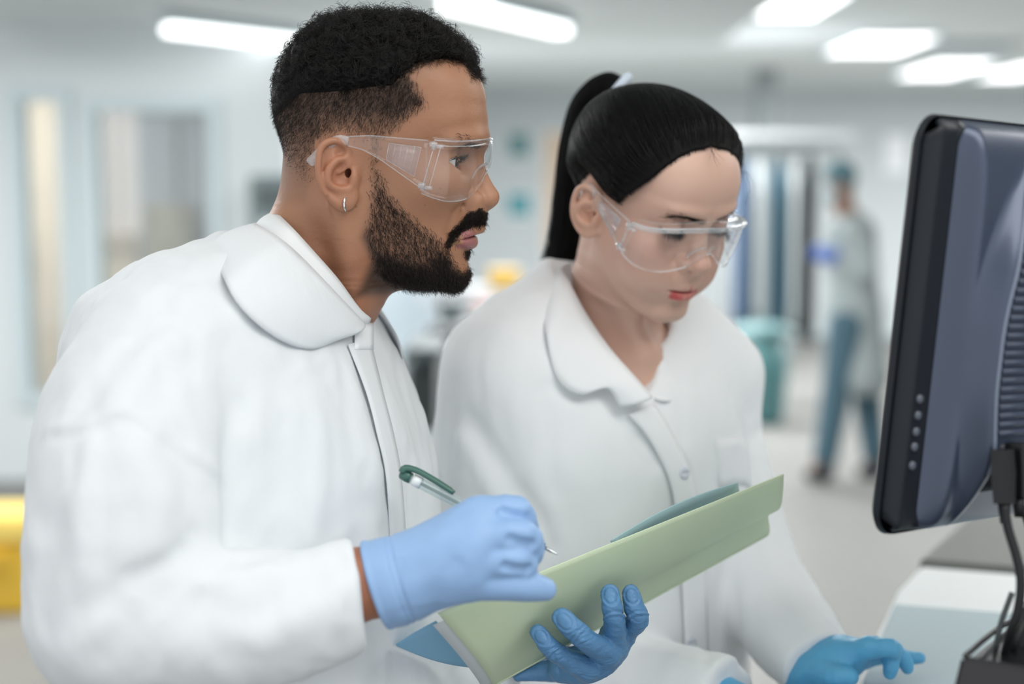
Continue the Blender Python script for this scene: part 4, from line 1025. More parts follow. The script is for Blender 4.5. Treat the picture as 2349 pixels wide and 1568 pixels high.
c_ = flow(p_, 24, wf, TIE, off)
strands('combed_hair', WF.to_w(c_.reshape(-1, 3)).reshape(c_.shape), .00026, .0002, M_hair_w, hair_w, 'stuff')
# ponytail
PT = [Q(1430, 217, 1.572), Q(1396, 204, 1.595), Q(1355, 250, 1.62), Q(1335, 340, 1.63), Q(1325, 440, 1.63), Q(1315, 540, 1.63), Q(1295, 610, 1.635), Q(1262, 660, 1.65)]
PR = [.011, .019, .024, .026, .026, .026, .022, .010]
pony = catmull(PT, 40); ponr = np.interp(np.linspace(0, 1, 40), np.linspace(0, 1, 8), PR)
V_, F_ = sdf_mesh(lambda p: chain(p, PT, np.array(PR) * .86) - .0012 * wob(p * np.array([1, 1, .15], np.float32), 420, 21), Q(1200, 690, 1.65) - [0, .08, 0], Q(1450, 170, 1.6) + [.02, .09, .02], .0035)
pt = mesh_obj('ponytail', V2W(V_), F_, M_hair_base, woman)
N = 2600; r = np.random.RandomState(22); th = r.rand(N) * 6.283; rad = np.sqrt(.35 + .7 * r.rand(N)); K = 24
pp = catmull(PT, K); pr = np.interp(np.linspace(0, 1, K), np.linspace(0, 1, 8), PR); tt = np.gradient(pp, axis=0); tt /= np.linalg.norm(tt, axis=1)[:, None]
u = np.cross(tt, [0, 1.0, 0]); u /= np.linalg.norm(u, axis=1)[:, None]; w_ = np.cross(tt, u)
th2 = th[:, None] + .25 * r.normal(size=(N, 1)) * np.linspace(0, 1, K)
c_ = pp[None] + (np.cos(th2)[..., None] * u[None] + np.sin(th2)[..., None] * w_[None]) * (rad[:, None] * pr[None])[..., None]
c_ += (r.normal(size=(N, 1, 3)) * .006) * np.linspace(0, 1, K)[None, :, None] ** 3
strands('ponytail_strands', V2W(c_.reshape(-1, 3)).reshape(c_.shape), .0002, .00008, M_hair_w, pt, 'stuff')
# loose wisps round the ear and the forehead
r = np.random.RandomState(31); wis = []
for (pts, n) in (([(1390, 480, 1.47), (1375, 560, 1.49), (1380, 620, 1.5), (1392, 640, 1.5)], 14), ([(1690, 395, 1.50), (1715, 400, 1.51), (1725, 440, 1.52), (1700, 470, 1.52)], 5), ([(1635, 330, 1.40), (1640, 352, 1.39), (1648, 372, 1.385)], 8), ([(1690, 330, 1.46), (1700, 380, 1.46), (1696, 425, 1.46)], 26), ([(1470, 440, 1.44), (1500, 425, 1.43), (1560, 415, 1.41)], 10)):
    b = catmull([Q(*q) for q in pts], 10)
    for k in range(n): wis.append(b + r.normal(size=3) * .0022 + r.normal(size=3) * .004 * np.linspace(0, 1, 10)[:, None] ** 2)
strands('wisps', V2W(np.array(wis).reshape(-1, 3)).reshape(-1, 10, 3), .00014, .00006, M_hair_w, hair_w, 'stuff')
# the pale elastic
b = catmull([Q(1440, 196, 1.56), Q(1424, 203, 1.55), Q(1413, 218, 1.545), Q(1410, 232, 1.55)], 16)
ring_c = Q(1415, 208, 1.568); tx = nrm(Q(1398, 193, 1.572) - Q(1450, 235, 1.572)); u_ = nrm(np.cross(tx, [0, 1.0, 0])); w_ = np.cross(tx, u_)
ring = [ring_c + .0190 * (math.cos(q) * u_ + math.sin(q) * w_) for q in np.linspace(0, 2 * math.pi, 33)]
m = MB(); m.tube([V2W(q) for q in ring], .0050, 10, False); m.build('hair_tie', mat('pale_elastic', srgb(206, 218, 232), .7), woman, True)
# earring
e0 = MF.to_v(_ear['helix'][11]); ec = MF.to_v(h(795, 468, -(72 + 14 * (812 - 795) / 80) - 1.5))
er = [ec + .0064 * np.array([.22 * math.cos(q) , .9 * math.cos(q), 1.05 * math.sin(q)]) for q in np.linspace(0, 2 * math.pi, 29)]
m = MB(); m.tube([V2W(q) for q in er], .0010, 8, False); m.build('earring', mat('silver', (.8, .81, .83, 1), .12, .5, 1.0), man, True)
# ---------------------------------------------------------------- the lab coats
M_coat = mat('white_coat_fabric', srgb(226, 230, 233), .78, .25, bump=[(60, .0010, (1, 1, .35)), (420, .00018, (1, 1, 1))], sheen=.1)
M_coat2 = mat('white_coat_twill', srgb(238, 241, 243), .8, .25, bump=[(45, .0010, (1, 1, .4)), (700, .00010, (1, 1, 1))], sheen=.1)
M_shirt = mat('white_collar_cotton', srgb(232, 236, 238), .7, .3, bump=[(900, .00008, (1, 1, 1))])
def hit(f, px, py, d0=.8, d1=2.2):       # where sight lines meet a solid (level view frame)
    px = np.atleast_1d(np.asarray(px, float)); py = np.atleast_1d(np.asarray(py, float)); t_ = np.full(len(px), d0)
    for _ in range(70):
        p = np.stack([(px - 1174.5) / F * t_, t_, -(py - 784) / F * t_], 1).astype(np.float32); t_ = np.minimum(t_ + f(p) * .85, d1)
    return np.stack([(px - 1174.5) / F * t_, t_, -(py - 784) / F * t_], 1)
def folds(p, L):                          # L: (polyline on the cloth, depth, half width); negative depth makes a ridge
    out = np.zeros(len(p), np.float32)
    for pts, dep, wd in L:
        lo = np.min(pts, 0) - 3 * wd; hi = np.max(pts, 0) + 3 * wd; k = ((p > lo) & (p < hi)).all(1)
        if k.any(): out[k] += dep * np.exp(-(seg_t(p[k], pts) / wd) ** 2)
    return out
def trunk_table(fr, rows):                # rows: (py, front px, back px, half width m, centre px, power)
    rows = rows[::-1]
    return [np.asarray(c, np.float32) for c in ([fr.px(1174, r[0])[2] for r in rows], [fr.px(r[1], r[0])[0] for r in rows], [fr.px(r[2], r[0])[0] for r in rows], [r[3] for r in rows], [fr.px(r[4], r[0])[0] for r in rows], [r[5] for r in rows])]
def trunk(p, T):
    zs, xf, xb, w, xc, pw = T
    def Fv(x, y, z):
        a = interp_tab(z, zs, xf); b = interp_tab(z, zs, xb); ww = interp_tab(z, zs, w); c = interp_tab(z, zs, xc); k = interp_tab(z, zs, pw)
        dx = x - c; ax = np.where(dx > 0, a - c, c - b)
        return ((np.abs(dx) / ax + 1e-6) ** k + (np.abs(y) / ww + 1e-6) ** k) ** (1 / k) - 1
    x, y = p[:, 0], p[:, 1]; z = np.clip(p[:, 2], zs[0] + .003, zs[-1] - .003); e = np.float32(.003); f0 = Fv(x, y, z)
    g = np.stack([Fv(x + e, y, z) - f0, Fv(x, y + e, z) - f0, Fv(x, y, z + e) - f0], 1) / e
    d = f0 / (np.sqrt((g * g).sum(1)) + 1.0); dz = np.maximum(p[:, 2] - zs[-1] + .003, 0)
    return np.where(dz > 0, np.hypot(np.maximum(d, 0), dz), d)
def sleeve_open(d, p, c, ax, r, deep=.010):      # end a sleeve square at the cuff
    ax = nrm(np.asarray(ax, float)).astype(np.float32); s_ = (p - np.asarray(c, np.float32)) @ ax
    near = ((p - np.asarray(c, np.float32)) ** 2).sum(1) < (3.2 * r) ** 2
    return np.where(near, smax(d, s_, .004), d)

# ---- his
MTR = trunk_table(MB_F, [(590, 735, 560, .075, 655, 2.0), (650, 782, 470, .120, 640, 2.0), (700, 812, 395, .155, 620, 2.1), (780, 846, 330, .182, 600, 2.2), (870, 880, 290, .194, 590, 2.3),
                         (960, 912, 270, .198, 590, 2.3), (1080, 942, 262, .20, 590, 2.3), (1250, 965, 265, .20, 590, 2.3), (1400, 980, 270, .205, 600, 2.3), (1700, 1010, 270, .21, 600, 2.3)])
CUFF_M = Q(822, 1342, 1.125); CUFF_MA = nrm(Q(852, 1340, 1.125) - Q(640, 1370, 1.115))
def man_coat0(p):
    d = trunk(MB_F.from_v(p).astype(np.float32), MTR)
    d = smin(d, rc(p, Q(600, 705, 1.335), Q(420, 800, 1.235), .058, .068), .06)                        # yoke
    d = smin(d, rc(p, Q(490, 695, 1.36), Q(320, 812, 1.30), .045, .06), .06)                           # upper back
    d = smin(d, rc(p, Q(640, 700, 1.36), Q(700, 830, 1.47), .060, .070), .05)
    arm = chain(p, [Q(368, 850, 1.215), Q(322, 985, 1.17), Q(300, 1180, 1.135), Q(292, 1390, 1.12)], [.074, .083, .083, .078])
    d = smin(d, arm, .018)
    fore = chain(p, [Q(292, 1400, 1.12), Q(520, 1425, 1.11), Q(700, 1398, 1.115), Q(870, 1333, 1.125)], [.076, .059, .049, .0405])
    fore = sleeve_open(fore, p, CUFF_M, CUFF_MA, .0395)
    d = smin(d, fore, .010)
    d = smin(d, chain(p, [Q(715, 840, 1.46), Q(745, 1150, 1.46), Q(790, 1430, 1.45), Q(1120, 1545, 1.405)], [.07, .062, .055, .034]), .02)
    return d
def PL(f, pts, n=None): return hit(f, [q[0] for q in catmull(pts, n or 3 * len(pts))], [q[1] for q in catmull(pts, n or 3 * len(pts))])
_f = man_coat0
MAN_FOLDS = [(PL(_f, [(548, 925), (530, 1000), (524, 1100), (524, 1240)]), .006, .009), (PL(_f, [(585, 935), (570, 1040), (566, 1150), (560, 1240)]), -.003, .014),
             (PL(_f, [(300, 1325), (380, 1290), (425, 1262)]), .006, .008), (PL(_f, [(420, 1262), (440, 1246), (446, 1225)]), .006, .007), (PL(_f, [(180, 1400), (300, 1330)]), .003, .010),
             (PL(_f, [(110, 985), (210, 972), (290, 948), (390, 1010), (470, 1060), (522, 1100)]), -.0022, .006), (PL(_f, [(120, 1000), (210, 988), (290, 962), (390, 1026), (470, 1076), (520, 1118)]), .0022, .006),
             (PL(_f, [(205, 1010), (200, 1150), (195, 1300)]), -.0035, .010), (PL(_f, [(235, 1010), (228, 1150), (220, 1300)]), .002, .010),
             (PL(_f, [(200, 920), (260, 830), (330, 760)]), .003, .012), (PL(_f, [(260, 930), (330, 840), (380, 790)]), -.003, .013), (PL(_f, [(350, 940), (400, 980), (470, 1120)]), .003, .014),
             (PL(_f, [(395, 1030), (430, 1130), (425, 1220)]), .0035, .014), (PL(_f, [(330, 1060), (360, 1180), (330, 1290)]), -.003, .016),
             (PL(_f, [(520, 800), (540, 860), (550, 930)]), .0025, .014), (PL(_f, [(640, 860), (655, 1000), (640, 1230)]), .0016, .012), (PL(_f, [(720, 880), (735, 1050), (715, 1230)]), -.0016, .012),
             (PL(_f, [(820, 830), (872, 1000), (895, 1160)]), .0024, .008), (PL(_f, [(800, 850), (850, 1010), (872, 1180)]), -.0016, .008),
             (PL(_f, [(470, 1330), (560, 1310), (640, 1300)]), -.003, .010), (PL(_f, [(480, 1380), (580, 1400), (680, 1340), (760, 1290)]), .0032, .012), (PL(_f, [(560, 1470), (660, 1440), (740, 1390)]), -.003, .014),
             (PL(_f, [(780, 1270), (800, 1330), (800, 1400)]), .0022, .008), (PL(_f, [(300, 1430), (240, 1500)]), .003, .012), (PL(_f, [(380, 1350), (450, 1420), (500, 1500)]), .0025, .014), (PL(_f, [(110, 1450), (200, 1400), (270, 1385)]), .003, .014),
             (PL(_f, [(90, 1180), (110, 1260), (85, 1400)]), .003, .014), (PL(_f, [(760, 1290), (790, 1345), (780, 1420)]), -.0018, .010)]
ST = np.array([1, 1, .42], np.float32)
def man_coat(p):
    d = man_coat0(p)
    k = np.abs(d) < .02
    q = p[k]; d[k] += folds(q, MAN_FOLDS) + .0026 * wob(q * ST, 58, 41) + .0011 * wob(q * ST, 135, 42) + .0016 * np.abs(wob(q * np.array([1, 1, .6], np.float32), 85, 43))
    # neck opening
    d = smax(d, -chain(p, [Q(700, 520, 1.335), Q(675, 680, 1.335), Q(690, 760, 1.335)], [.066, .067, .05]), .006)
    return d
V_, F_ = sdf_mesh(man_coat, Q(20, 1640, 1.33) - [0, .36, 0], Q(1180, 470, 1.4) + [.05, .26, .03], .0042)
coat_m = mesh_obj('coat', V2W(V_), F_, M_coat, man)
def ribbon(name, up, lo, m, parent, n=40, k=7, thick=.0014, bulge=.004, wav=.0012, seed=0):
    a = catmull(up, n); b = catmull(lo, n); rows = []
    mid = (a + b).mean(0) / 2; r = np.random.RandomState(seed); ph = r.rand(3) * 6
    for i in range(k):
        t_ = i / (k - 1); c = a * (1 - t_) + b * t_; out = c - (a.mean(0) + b.mean(0)) / 2; out[:, 2] *= .2
        out /= np.linalg.norm(out, axis=1)[:, None] + 1e-9
        c = c + out * (bulge * math.sin(math.pi * min(1, t_ * 1.15)))[..., None] if False else c + out * bulge * math.sin(math.pi * t_)
        c = c + out * (wav * t_ * np.sin(np.linspace(0, 17, n) + ph[0]))[:, None]
        rows.append(V2W(c))
    v, f = sheet(rows, thick); return mesh_obj(name, v, f, m, parent)
# the inner shirt collar: a smooth band hugging the neck
shirt = ribbon('shirt_collar', [Q(838, 712, 1.318), Q(822, 704, 1.293), Q(775, 640, 1.266), Q(718, 575, 1.262), Q(668, 520, 1.272), Q(632, 484, 1.325), Q(668, 510, 1.392), Q(740, 590, 1.400), Q(812, 672, 1.372), Q(845, 700, 1.345)],
       [Q(838, 745, 1.312), Q(815, 740, 1.284), Q(735, 690, 1.245), Q(668, 625, 1.240), Q(620, 565, 1.255), Q(582, 528, 1.325), Q(640, 560, 1.42), Q(740, 660, 1.42), Q(820, 720, 1.39), Q(850, 745, 1.345)], M_shirt, man, bulge=.005, wav=.0003, seed=1)
# the coat's own collar lying over it
def _cl(x, y): return hit(man_coat, x, y)[0] - np.array([.0, .0055, -.002])
ribbon('collar', [Q(836, 742, 1.296), Q(818, 722, 1.272), Q(752, 652, 1.238), Q(690, 588, 1.228), Q(640, 545, 1.238), Q(585, 512, 1.315), Q(640, 540, 1.43), Q(740, 640, 1.43), Q(830, 690, 1.385), Q(846, 690, 1.352)],
       [_cl(784, 780), _cl(714, 806), _cl(640, 782), _cl(560, 714), _cl(512, 640), Q(481, 566, 1.315), Q(560, 590, 1.47), Q(760, 690, 1.49), Q(900, 826, 1.42), Q(922, 822, 1.375)], M_coat, coat_m, k=12, bulge=.009, wav=.0022, seed=2)
fr_ = lambda pts, off, f=man_coat: hit(f, [q[0] for q in pts], [q[1] for q in pts]) - np.array([0, off, 0])
# placket with its pale snap tab
_tr = lambda p: trunk(MB_F.from_v(p).astype(np.float32), MTR)
pl_l = fr_(catmull([(800, 790), (842, 900), (868, 1000), (888, 1100), (900, 1300)], 30), .0045, _tr); pl_r = fr_(catmull([(850, 775), (880, 900), (905, 1000), (922, 1100), (936, 1300)], 30), .0045, _tr)
v, f = sheet([V2W(pl_l * (1 - t_) + pl_r * t_ - np.array([0, .0015 * math.sin(math.pi * t_), 0])) for t_ in np.linspace(0, 1, 5)], .0012); mesh_obj('placket', v, f, M_coat, coat_m)
tb = [[V2W(hit(_tr, 816 + 42 * u, 741 + 60 * w_)[0] - np.array([0, .0068, 0])) for u in np.linspace(0, 1, 5)] for w_ in np.linspace(0, 1, 6)]
v, f = sheet(tb, .0012); mesh_obj('snap_tab', v, f, mat('snap_tab_white', srgb(240, 243, 246), .5), coat_m)

# ---- hers
def wrow(py, f_, b_, w, pw=2.2): z = -(py - 784) / F * 1.60 - WB_F.o[2]; return (z, f_, b_, w, 0.0, pw)
_r = [wrow(600, .045, -.06, .062), wrow(650, .055, -.075, .085), wrow(690, .07, -.09, .12), wrow(740, .085, -.105, .152), wrow(800, .10, -.115, .17), wrow(900, .122, -.12, .178), wrow(1050, .135, -.12, .178), wrow(1250, .13, -.115, .175), wrow(1400, .13, -.12, .18), wrow(1700, .14, -.135, .19)][::-1]
WTR = [np.asarray([q[i] for q in _r], np.float32) for i in range(6)]
CUFF_W = Q(1880, 1536, 1.445); CUFF_WA = nrm(Q(1868, 1524, 1.447) - Q(1772, 1400, 1.55))
CUFF_WR = Q(1668, 1606, 1.40); CUFF_WRA = nrm(Q(1668, 1606, 1.40) - Q(1400, 1545, 1.50))
def woman_coat0(p):
    d = trunk(WB_F.from_v(p).astype(np.float32), WTR)
    d = smin(d, rc(p, Q(1300, 730, 1.57), Q(1180, 860, 1.53), .045, .066), .05); d = smin(d, rc(p, Q(1520, 745, 1.63), Q(1640, 850, 1.68), .040, .052), .05)
    d = smin(d, chain(p, [Q(1178, 880, 1.54), Q(1135, 1080, 1.55), Q(1110, 1330, 1.57)], [.068, .076, .072]), .02)
    d = smin(d, sleeve_open(chain(p, [Q(1110, 1370, 1.57), Q(1400, 1545, 1.50), Q(1690, 1610, 1.395)], [.07, .055, .044]), p, CUFF_WR, CUFF_WRA, .044), .012)
    d = smin(d, chain(p, [Q(1640, 870, 1.68), Q(1652, 1000, 1.67), Q(1665, 1120, 1.655), Q(1690, 1290, 1.62)], [.052, .049, .057, .064]), .016)
    d = smin(d, sleeve_open(chain(p, [Q(1690, 1290, 1.62), Q(1772, 1400, 1.55), Q(1905, 1558, 1.430)], [.063, .054, .0385]), p, CUFF_W, CUFF_WA, .040), .012)
    return d
_f = woman_coat0
W_FOLDS = [(PL(_f, [(1270, 880), (1330, 905), (1385, 890)]), .0030, .007), (PL(_f, [(1385, 892), (1420, 960), (1500, 1060)]), .0028, .008), (PL(_f, [(1470, 1000), (1540, 1040), (1575, 1085)]), .0026, .007),
           (PL(_f, [(1075, 960), (1150, 1060), (1230, 1200)]), .003, .012), (PL(_f, [(1060, 1010), (1130, 1130), (1180, 1250)]), -.003, .012), (PL(_f, [(1040, 880), (1030, 1000), (1020, 1150)]), .0032, .010),
           (PL(_f, [(1250, 900), (1262, 1000), (1270, 1120)]), .0020, .010), (PL(_f, [(1190, 1130), (1230, 1180), (1260, 1250)]), .003, .009),
           (PL(_f, [(1680, 900), (1712, 1000), (1735, 1130)]), .0040, .008), (PL(_f, [(1745, 985), (1720, 1020), (1700, 1090)]), .003, .008), (PL(_f, [(1610, 860), (1640, 980), (1650, 1100)]), .002, .012),
           (PL(_f, [(1680, 1330), (1692, 1440), (1700, 1560)]), .004, .012), (PL(_f, [(1600, 1290), (1618, 1420), (1622, 1560)]), .002, .006), (PL(_f, [(1760, 1340), (1800, 1420), (1830, 1500)]), .003, .012), (PL(_f, [(1755, 1220), (1770, 1300), (1760, 1400)]), -.003, .012),
           (PL(_f, [(1440, 1480), (1540, 1500), (1660, 1530)]), -.003, .009), (PL(_f, [(1530, 640 + 200), (1560, 900), (1570, 1000)]), .0018, .008)]
def woman_coat(p):
    d = woman_coat0(p); k = np.abs(d) < .02; q = p[k]
    d[k] += folds(q, W_FOLDS) + .0022 * wob(q * ST, 55, 51) + .0008 * wob(q * ST, 130, 52)
    d = smax(d, -chain(p, [Q(1400, 600, 1.55), Q(1408, 740, 1.56)], [.062, .060]), .008)
    # the V of the neck, open down to the first button
    a, b, c = Q(1300, 640, 1.47), Q(1492, 915, 1.47), Q(1500, 690, 1.47)
    V3 = [Q(1404, 735, 1.53), Q(1450, 830, 1.50), Q(1486, 900, 1.475)]
    d = smax(d, -chain(p, V3, [.052, .030, .004]), .004)
    return d
V_, F_ = sdf_mesh(woman_coat, Q(960, 1640, 1.55) - [.03, .26, 0], Q(1930, 590, 1.62) + [.02, .26, 0], .0048)
coat_w = mesh_obj('coat', V2W(V_), F_, M_coat2, woman)
# lapels: collar leaves that roll back from the V
ribbon('collar', [Q(1497, 912, 1.462), Q(1462, 870, 1.468), Q(1400, 800, 1.474), Q(1345, 720, 1.488), Q(1305, 645, 1.512), Q(1290, 612, 1.56), Q(1340, 600, 1.63), Q(1430, 640, 1.655), Q(1490, 715, 1.63), Q(1490, 800, 1.585), Q(1494, 880, 1.53), Q(1502, 915, 1.485)],
       [Q(1420, 935, 1.458), Q(1392, 890, 1.452), Q(1330, 905, 1.446), Q(1278, 868, 1.450), Q(1252, 760, 1.468), Q(1232, 668, 1.56), Q(1320, 650, 1.67), Q(1470, 680, 1.69), Q(1560, 750, 1.66), Q(1580, 800, 1.625), Q(1568, 860, 1.57), Q(1540, 920, 1.505)], M_coat2, coat_w, n=60, bulge=.006, wav=.0012, seed=5)
fw = lambda pts, off: fr_(pts, off, woman_coat)
_wt = lambda p: trunk(WB_F.from_v(p).astype(np.float32), WTR)
fw2 = lambda pts, off: fr_(pts, off + .0035, _wt)
ed = fw2(catmull([(1500, 925), (1545, 1000), (1590, 1110), (1612, 1290), (1622, 1420), (1626, 1600)], 30), .0006); ed2 = fw2(catmull([(1440, 950), (1490, 1010), (1540, 1120), (1560, 1290), (1568, 1420), (1572, 1600)], 30), .0006)
v, f = sheet([V2W(ed2 * (1 - t_) + ed * t_ - np.array([0, .0030 * math.sin(math.pi * min(1, .15 + t_ * .85)), 0])) for t_ in np.linspace(0, 1, 6)], .0016); mesh_obj('placket', v, f, M_coat2, coat_w)
M_btn = mat('pearl_button', srgb(214, 220, 230), .25, .6)
for (x, y) in ((1568, 1082), (1584, 1290), (1584, 1470)):
    c = fw2([(x, y)], .0052)[0]; n_ = np.array([.45, -.89, 0]); u_ = np.array([.89, .45, 0]); w_ = np.array([0, 0, 1.0])
    m = MB(); m.tube([V2W(c + n_ * k) for k in (-.0016, .0006, .0014, .0008)], [.0062, .0064, .0052, .0036], 20); m.build('button', M_btn, coat_w, True)
pk = fw(catmull([(1640, 1010), (1690, 1000), (1712, 1012)], 8), .0016); pk2 = fw(catmull([(1652, 1120), (1700, 1110), (1722, 1120)], 8), .0016)
v, f = sheet([V2W(pk * (1 - t_) + pk2 * t_) for t_ in np.linspace(0, 1, 6)], .0014); mesh_obj('chest_pocket', v, f, M_coat2, coat_w)
# ---------------------------------------------------------------- gloved hands
def glove_mat(name, c): return mat(name, c, .42, .45, bump=[(160, .0007, (1, 1, 1)), (70, .0008, (.35, .35, 1.6))], noise=(40, .05), sss=.05, sub_r=(.3, .5, 1), sub_s=.002)
M_g1 = mat('lit_blue_nitrile', srgb(146, 180, 222), .45, .4, bump=[(60, .0006, (.35, 1, 1.2))], noise=(30, .04), sss=.05, sub_r=(.3, .5, 1), sub_s=.002); M_g2 = glove_mat('shaded_blue_nitrile', srgb(90, 138, 182)); M_g3 = glove_mat('sky_blue_nitrile', srgb(92, 170, 212))  # his two gloves share one blue, coloured as lit and as shaded
def creases(p, L): return folds(p, L)
# his right hand, back towards the camera, closed round the pen, little finger stretched out
GD = 1.12
def C(*a): return Q(*a)
def glove_right(p):
    mc = rc(p, C(905, 1318, 1.135), C(1098, 1190, 1.128), .0235, .0188)
    mc = smin(mc, rc(p, C(905, 1325, 1.128), C(1092, 1238, 1.115), .0240, .0185), .02)
    mc = smin(mc, rc(p, C(905, 1335, 1.125), C(1080, 1290, 1.112), .0240, .0180), .02)
    mc = smin(mc, rc(p, C(905, 1345, 1.128), C(1068, 1330, 1.118), .0235, .0155), .02)
    wr = chain(p, [C(826, 1338, 1.128), C(905, 1335, 1.13)], [.0295, .0265])
    d = smin(mc, wr, .02)
    fi = chain(p, [C(1098, 1192, 1.126), C(1182, 1176, 1.128), C(1205, 1225, 1.150), C(1190, 1240, 1.168)], [.0172, .0140, .0112, .009])
    d = smin(d, fi, .006)
    fm = chain(p, [C(1094, 1240, 1.113), C(1196, 1226, 1.113), C(1216, 1268, 1.130), C(1190, 1285, 1.150)], [.0160, .0138, .0114, .009])
    d = smin(d, fm, .0035)
    fr2 = chain(p, [C(1080, 1290, 1.111), C(1184, 1283, 1.112), C(1196, 1312, 1.130), C(1160, 1318, 1.146)], [.0155, .0132, .0108, .009])
    d = smin(d, fr2, .003)
    fl = chain(p, [C(1065, 1332, 1.116), C(1150, 1337, 1.117), C(1212, 1344, 1.122), C(1250, 1350, 1.128)], [.0155, .0134, .0116, .0094])
    d = smin(d, fl, .004)
    th = chain(p, [C(940, 1290, 1.152), C(1050, 1222, 1.176), C(1130, 1220, 1.190), C(1182, 1240, 1.184)], [.018, .014, .0125, .010])
    d = smin(d, th, .010)
    return d
CUFFG = C(858, 1338, 1.128); CUFFGA = nrm(np.array([-.95, 0, -.31]))
GR = [(PL(glove_right, [(1152, 1172), (1180, 1181), (1212, 1186)]), .0050, .0032), (PL(glove_right, [(1172, 1238), (1192, 1246), (1220, 1250)]), .0080, .0036), (PL(glove_right, [(1160, 1300), (1185, 1306), (1212, 1306)]), .0075, .0034),
      (PL(glove_right, [(920, 1290), (915, 1340), (925, 1400)]), .0010, .004), (PL(glove_right, [(1000, 1395), (1010, 1330), (1040, 1290)]), .0012, .006)]
def glove_right2(p):
    d = glove_right(p); k = np.abs(d) < .01; q = p[k]
    d[k] += .0009 * wob(q * np.array([.5, 1, 1], np.float32), 120, 61) + folds(q, GR)
    s_ = (p - CUFFG.astype(np.float32)) @ CUFFGA.astype(np.float32)
    d = d + .0011 * np.exp(-((s_ + .0235) / .0016) ** 2) - .0013 * np.exp(-((s_ + .002) / .0022) ** 2) + .0007 * np.exp(-((s_ + .019) / .0012) ** 2)
    inner = rc(p, CUFFG + CUFFGA * .03, C(890, 1335, 1.13), .0255, .022)
    return np.maximum(np.maximum(d, s_), -inner)
V_, F_ = sdf_mesh(glove_right2, C(815, 1450, 1.12) - [0, .06, 0], C(1290, 1110, 1.16) + [0, .06, 0], .0013)
mesh_obj('glove', V2W(V_), F_, M_g1, man)['label'] = 'blue nitrile glove in its lit tone on the right hand holding the pen'

# his left hand, wrapped from below round the far edge of the folder
F1 = [C(1234, 1449, 1.252), C(1262, 1484, 1.250), C(1296, 1508, 1.262), C(1345, 1532, 1.285)]; R1 = [.0074, .0086, .0092, .0120]
F2 = [C(1288, 1415, 1.245), C(1318, 1445, 1.242), C(1352, 1474, 1.255), C(1392, 1496, 1.285)]; R2 = [.0086, .0098, .0102, .0125]
F3 = [C(1399, 1360, 1.268), C(1404, 1392, 1.262), C(1410, 1428, 1.268), C(1408, 1468, 1.290)]; R3 = [.0082, .0092, .0096, .0120]
F4 = [C(1447, 1360, 1.280), C(1455, 1394, 1.274), C(1464, 1420, 1.280), C(1438, 1446, 1.300), C(1412, 1470, 1.310)]; R4 = [.0080, .0092, .0098, .0100, .0115]
def glove_left(p):
    d = chain(p, F1, R1); d = smin(d, chain(p, F2, R2), .0022)
    b = chain(p, F3, R3); b = smin(b, chain(p, F4, R4), .0022)
    d = smin(d, b, .003)
    kn = chain(p, [C(1410, 1462, 1.305), C(1392, 1500, 1.302), C(1345, 1530, 1.305), C(1290, 1535, 1.320)], [.0150, .0160, .0150, .0130])
    d = smin(d, kn, .010)
    pm = chain(p, [C(1390, 1490, 1.33), C(1320, 1520, 1.35), C(1240, 1520, 1.372), C(1170, 1500, 1.40)], [.016, .0165, .018, .024])
    d = smin(d, pm, .012)
    d = smin(d, chain(p, [C(1300, 1535, 1.335), C(1235, 1540, 1.34), C(1190, 1550, 1.335)], [.011, .0090, .0055]), .008)
    # nails and knuckles showing through the glove
    vd = np.array([0, -1.0, .10], np.float32); vd /= np.linalg.norm(vd)
    for Fp, R_, w_ in ((F1, R1, .0054), (F2, R2, .0064), (F3, R3, .0062), (F4, R4, .0058)):
        nr = ((p - Fp[0].astype(np.float32)) ** 2).sum(1) < .026 ** 2; q = p[nr] - Fp[0].astype(np.float32)
        if not len(q): continue
        ax = nrm(Fp[1] - Fp[0]).astype(np.float32); lat = np.cross(ax, vd); lat /= np.linalg.norm(lat); a_ = q @ ax - .0045; l_ = q @ lat; up = (q @ vd) > .001
        rho = np.sqrt((a_ / (w_ * 1.35)) ** 2 + (l_ / w_) ** 2)
        e = .62 * (.0010 * np.exp(-((rho - 1) / .13) ** 2) - .0008 * np.exp(-((rho - 1.32) / .12) ** 2) - .0004 * sstep(.95, .7, rho)) * up
        k1 = q @ ax - .0190; e = e + (.0008 * np.exp(-(k1 / .0010) ** 2) - .0006 * np.exp(-((k1 - .0021) / .0009) ** 2) + .0006 * np.exp(-((k1 - .0040) / .0008) ** 2)) * up
        d[nr] += e
    return d
LC = []
def _lc(pts, dep, wd): LC.append((PL(glove_left, pts), dep, wd))
for k_ in range(7): _lc([(1292 + 7 * k_, 1500 + 8 * k_), (1340 + 4 * k_, 1512 + 7 * k_), (1398 - k_, 1510 + 5 * k_)], .0011, .0011)
for k_ in range(4):
    _lc([(1440 + 3 * k_, 1400 + 6 * k_), (1455 + 2 * k_, 1408 + 6 * k_), (1474, 1414 + 4 * k_)], .0011, .0010); _lc([(1352 + 9 * k_, 1448 + 3 * k_), (1380 + 7 * k_, 1458 + 3 * k_), (1402 + 4 * k_, 1463)], .0011, .0010)
    _lc([(1250 + 10 * k_, 1494 + 7 * k_), (1272 + 9 * k_, 1484 + 7 * k_), (1292 + 5 * k_, 1478 + 8 * k_)], .0010, .0010); _lc([(1300 + 10 * k_, 1458 + 7 * k_), (1322 + 9 * k_, 1446 + 8 * k_), (1345 + 6 * k_, 1440 + 8 * k_)], .0010, .0010)
_lc([(1270, 1500), (1280, 1530), (1284, 1560)], .0010, .0014); _lc([(1345, 1502), (1370, 1512), (1400, 1512)], .0012, .0016)
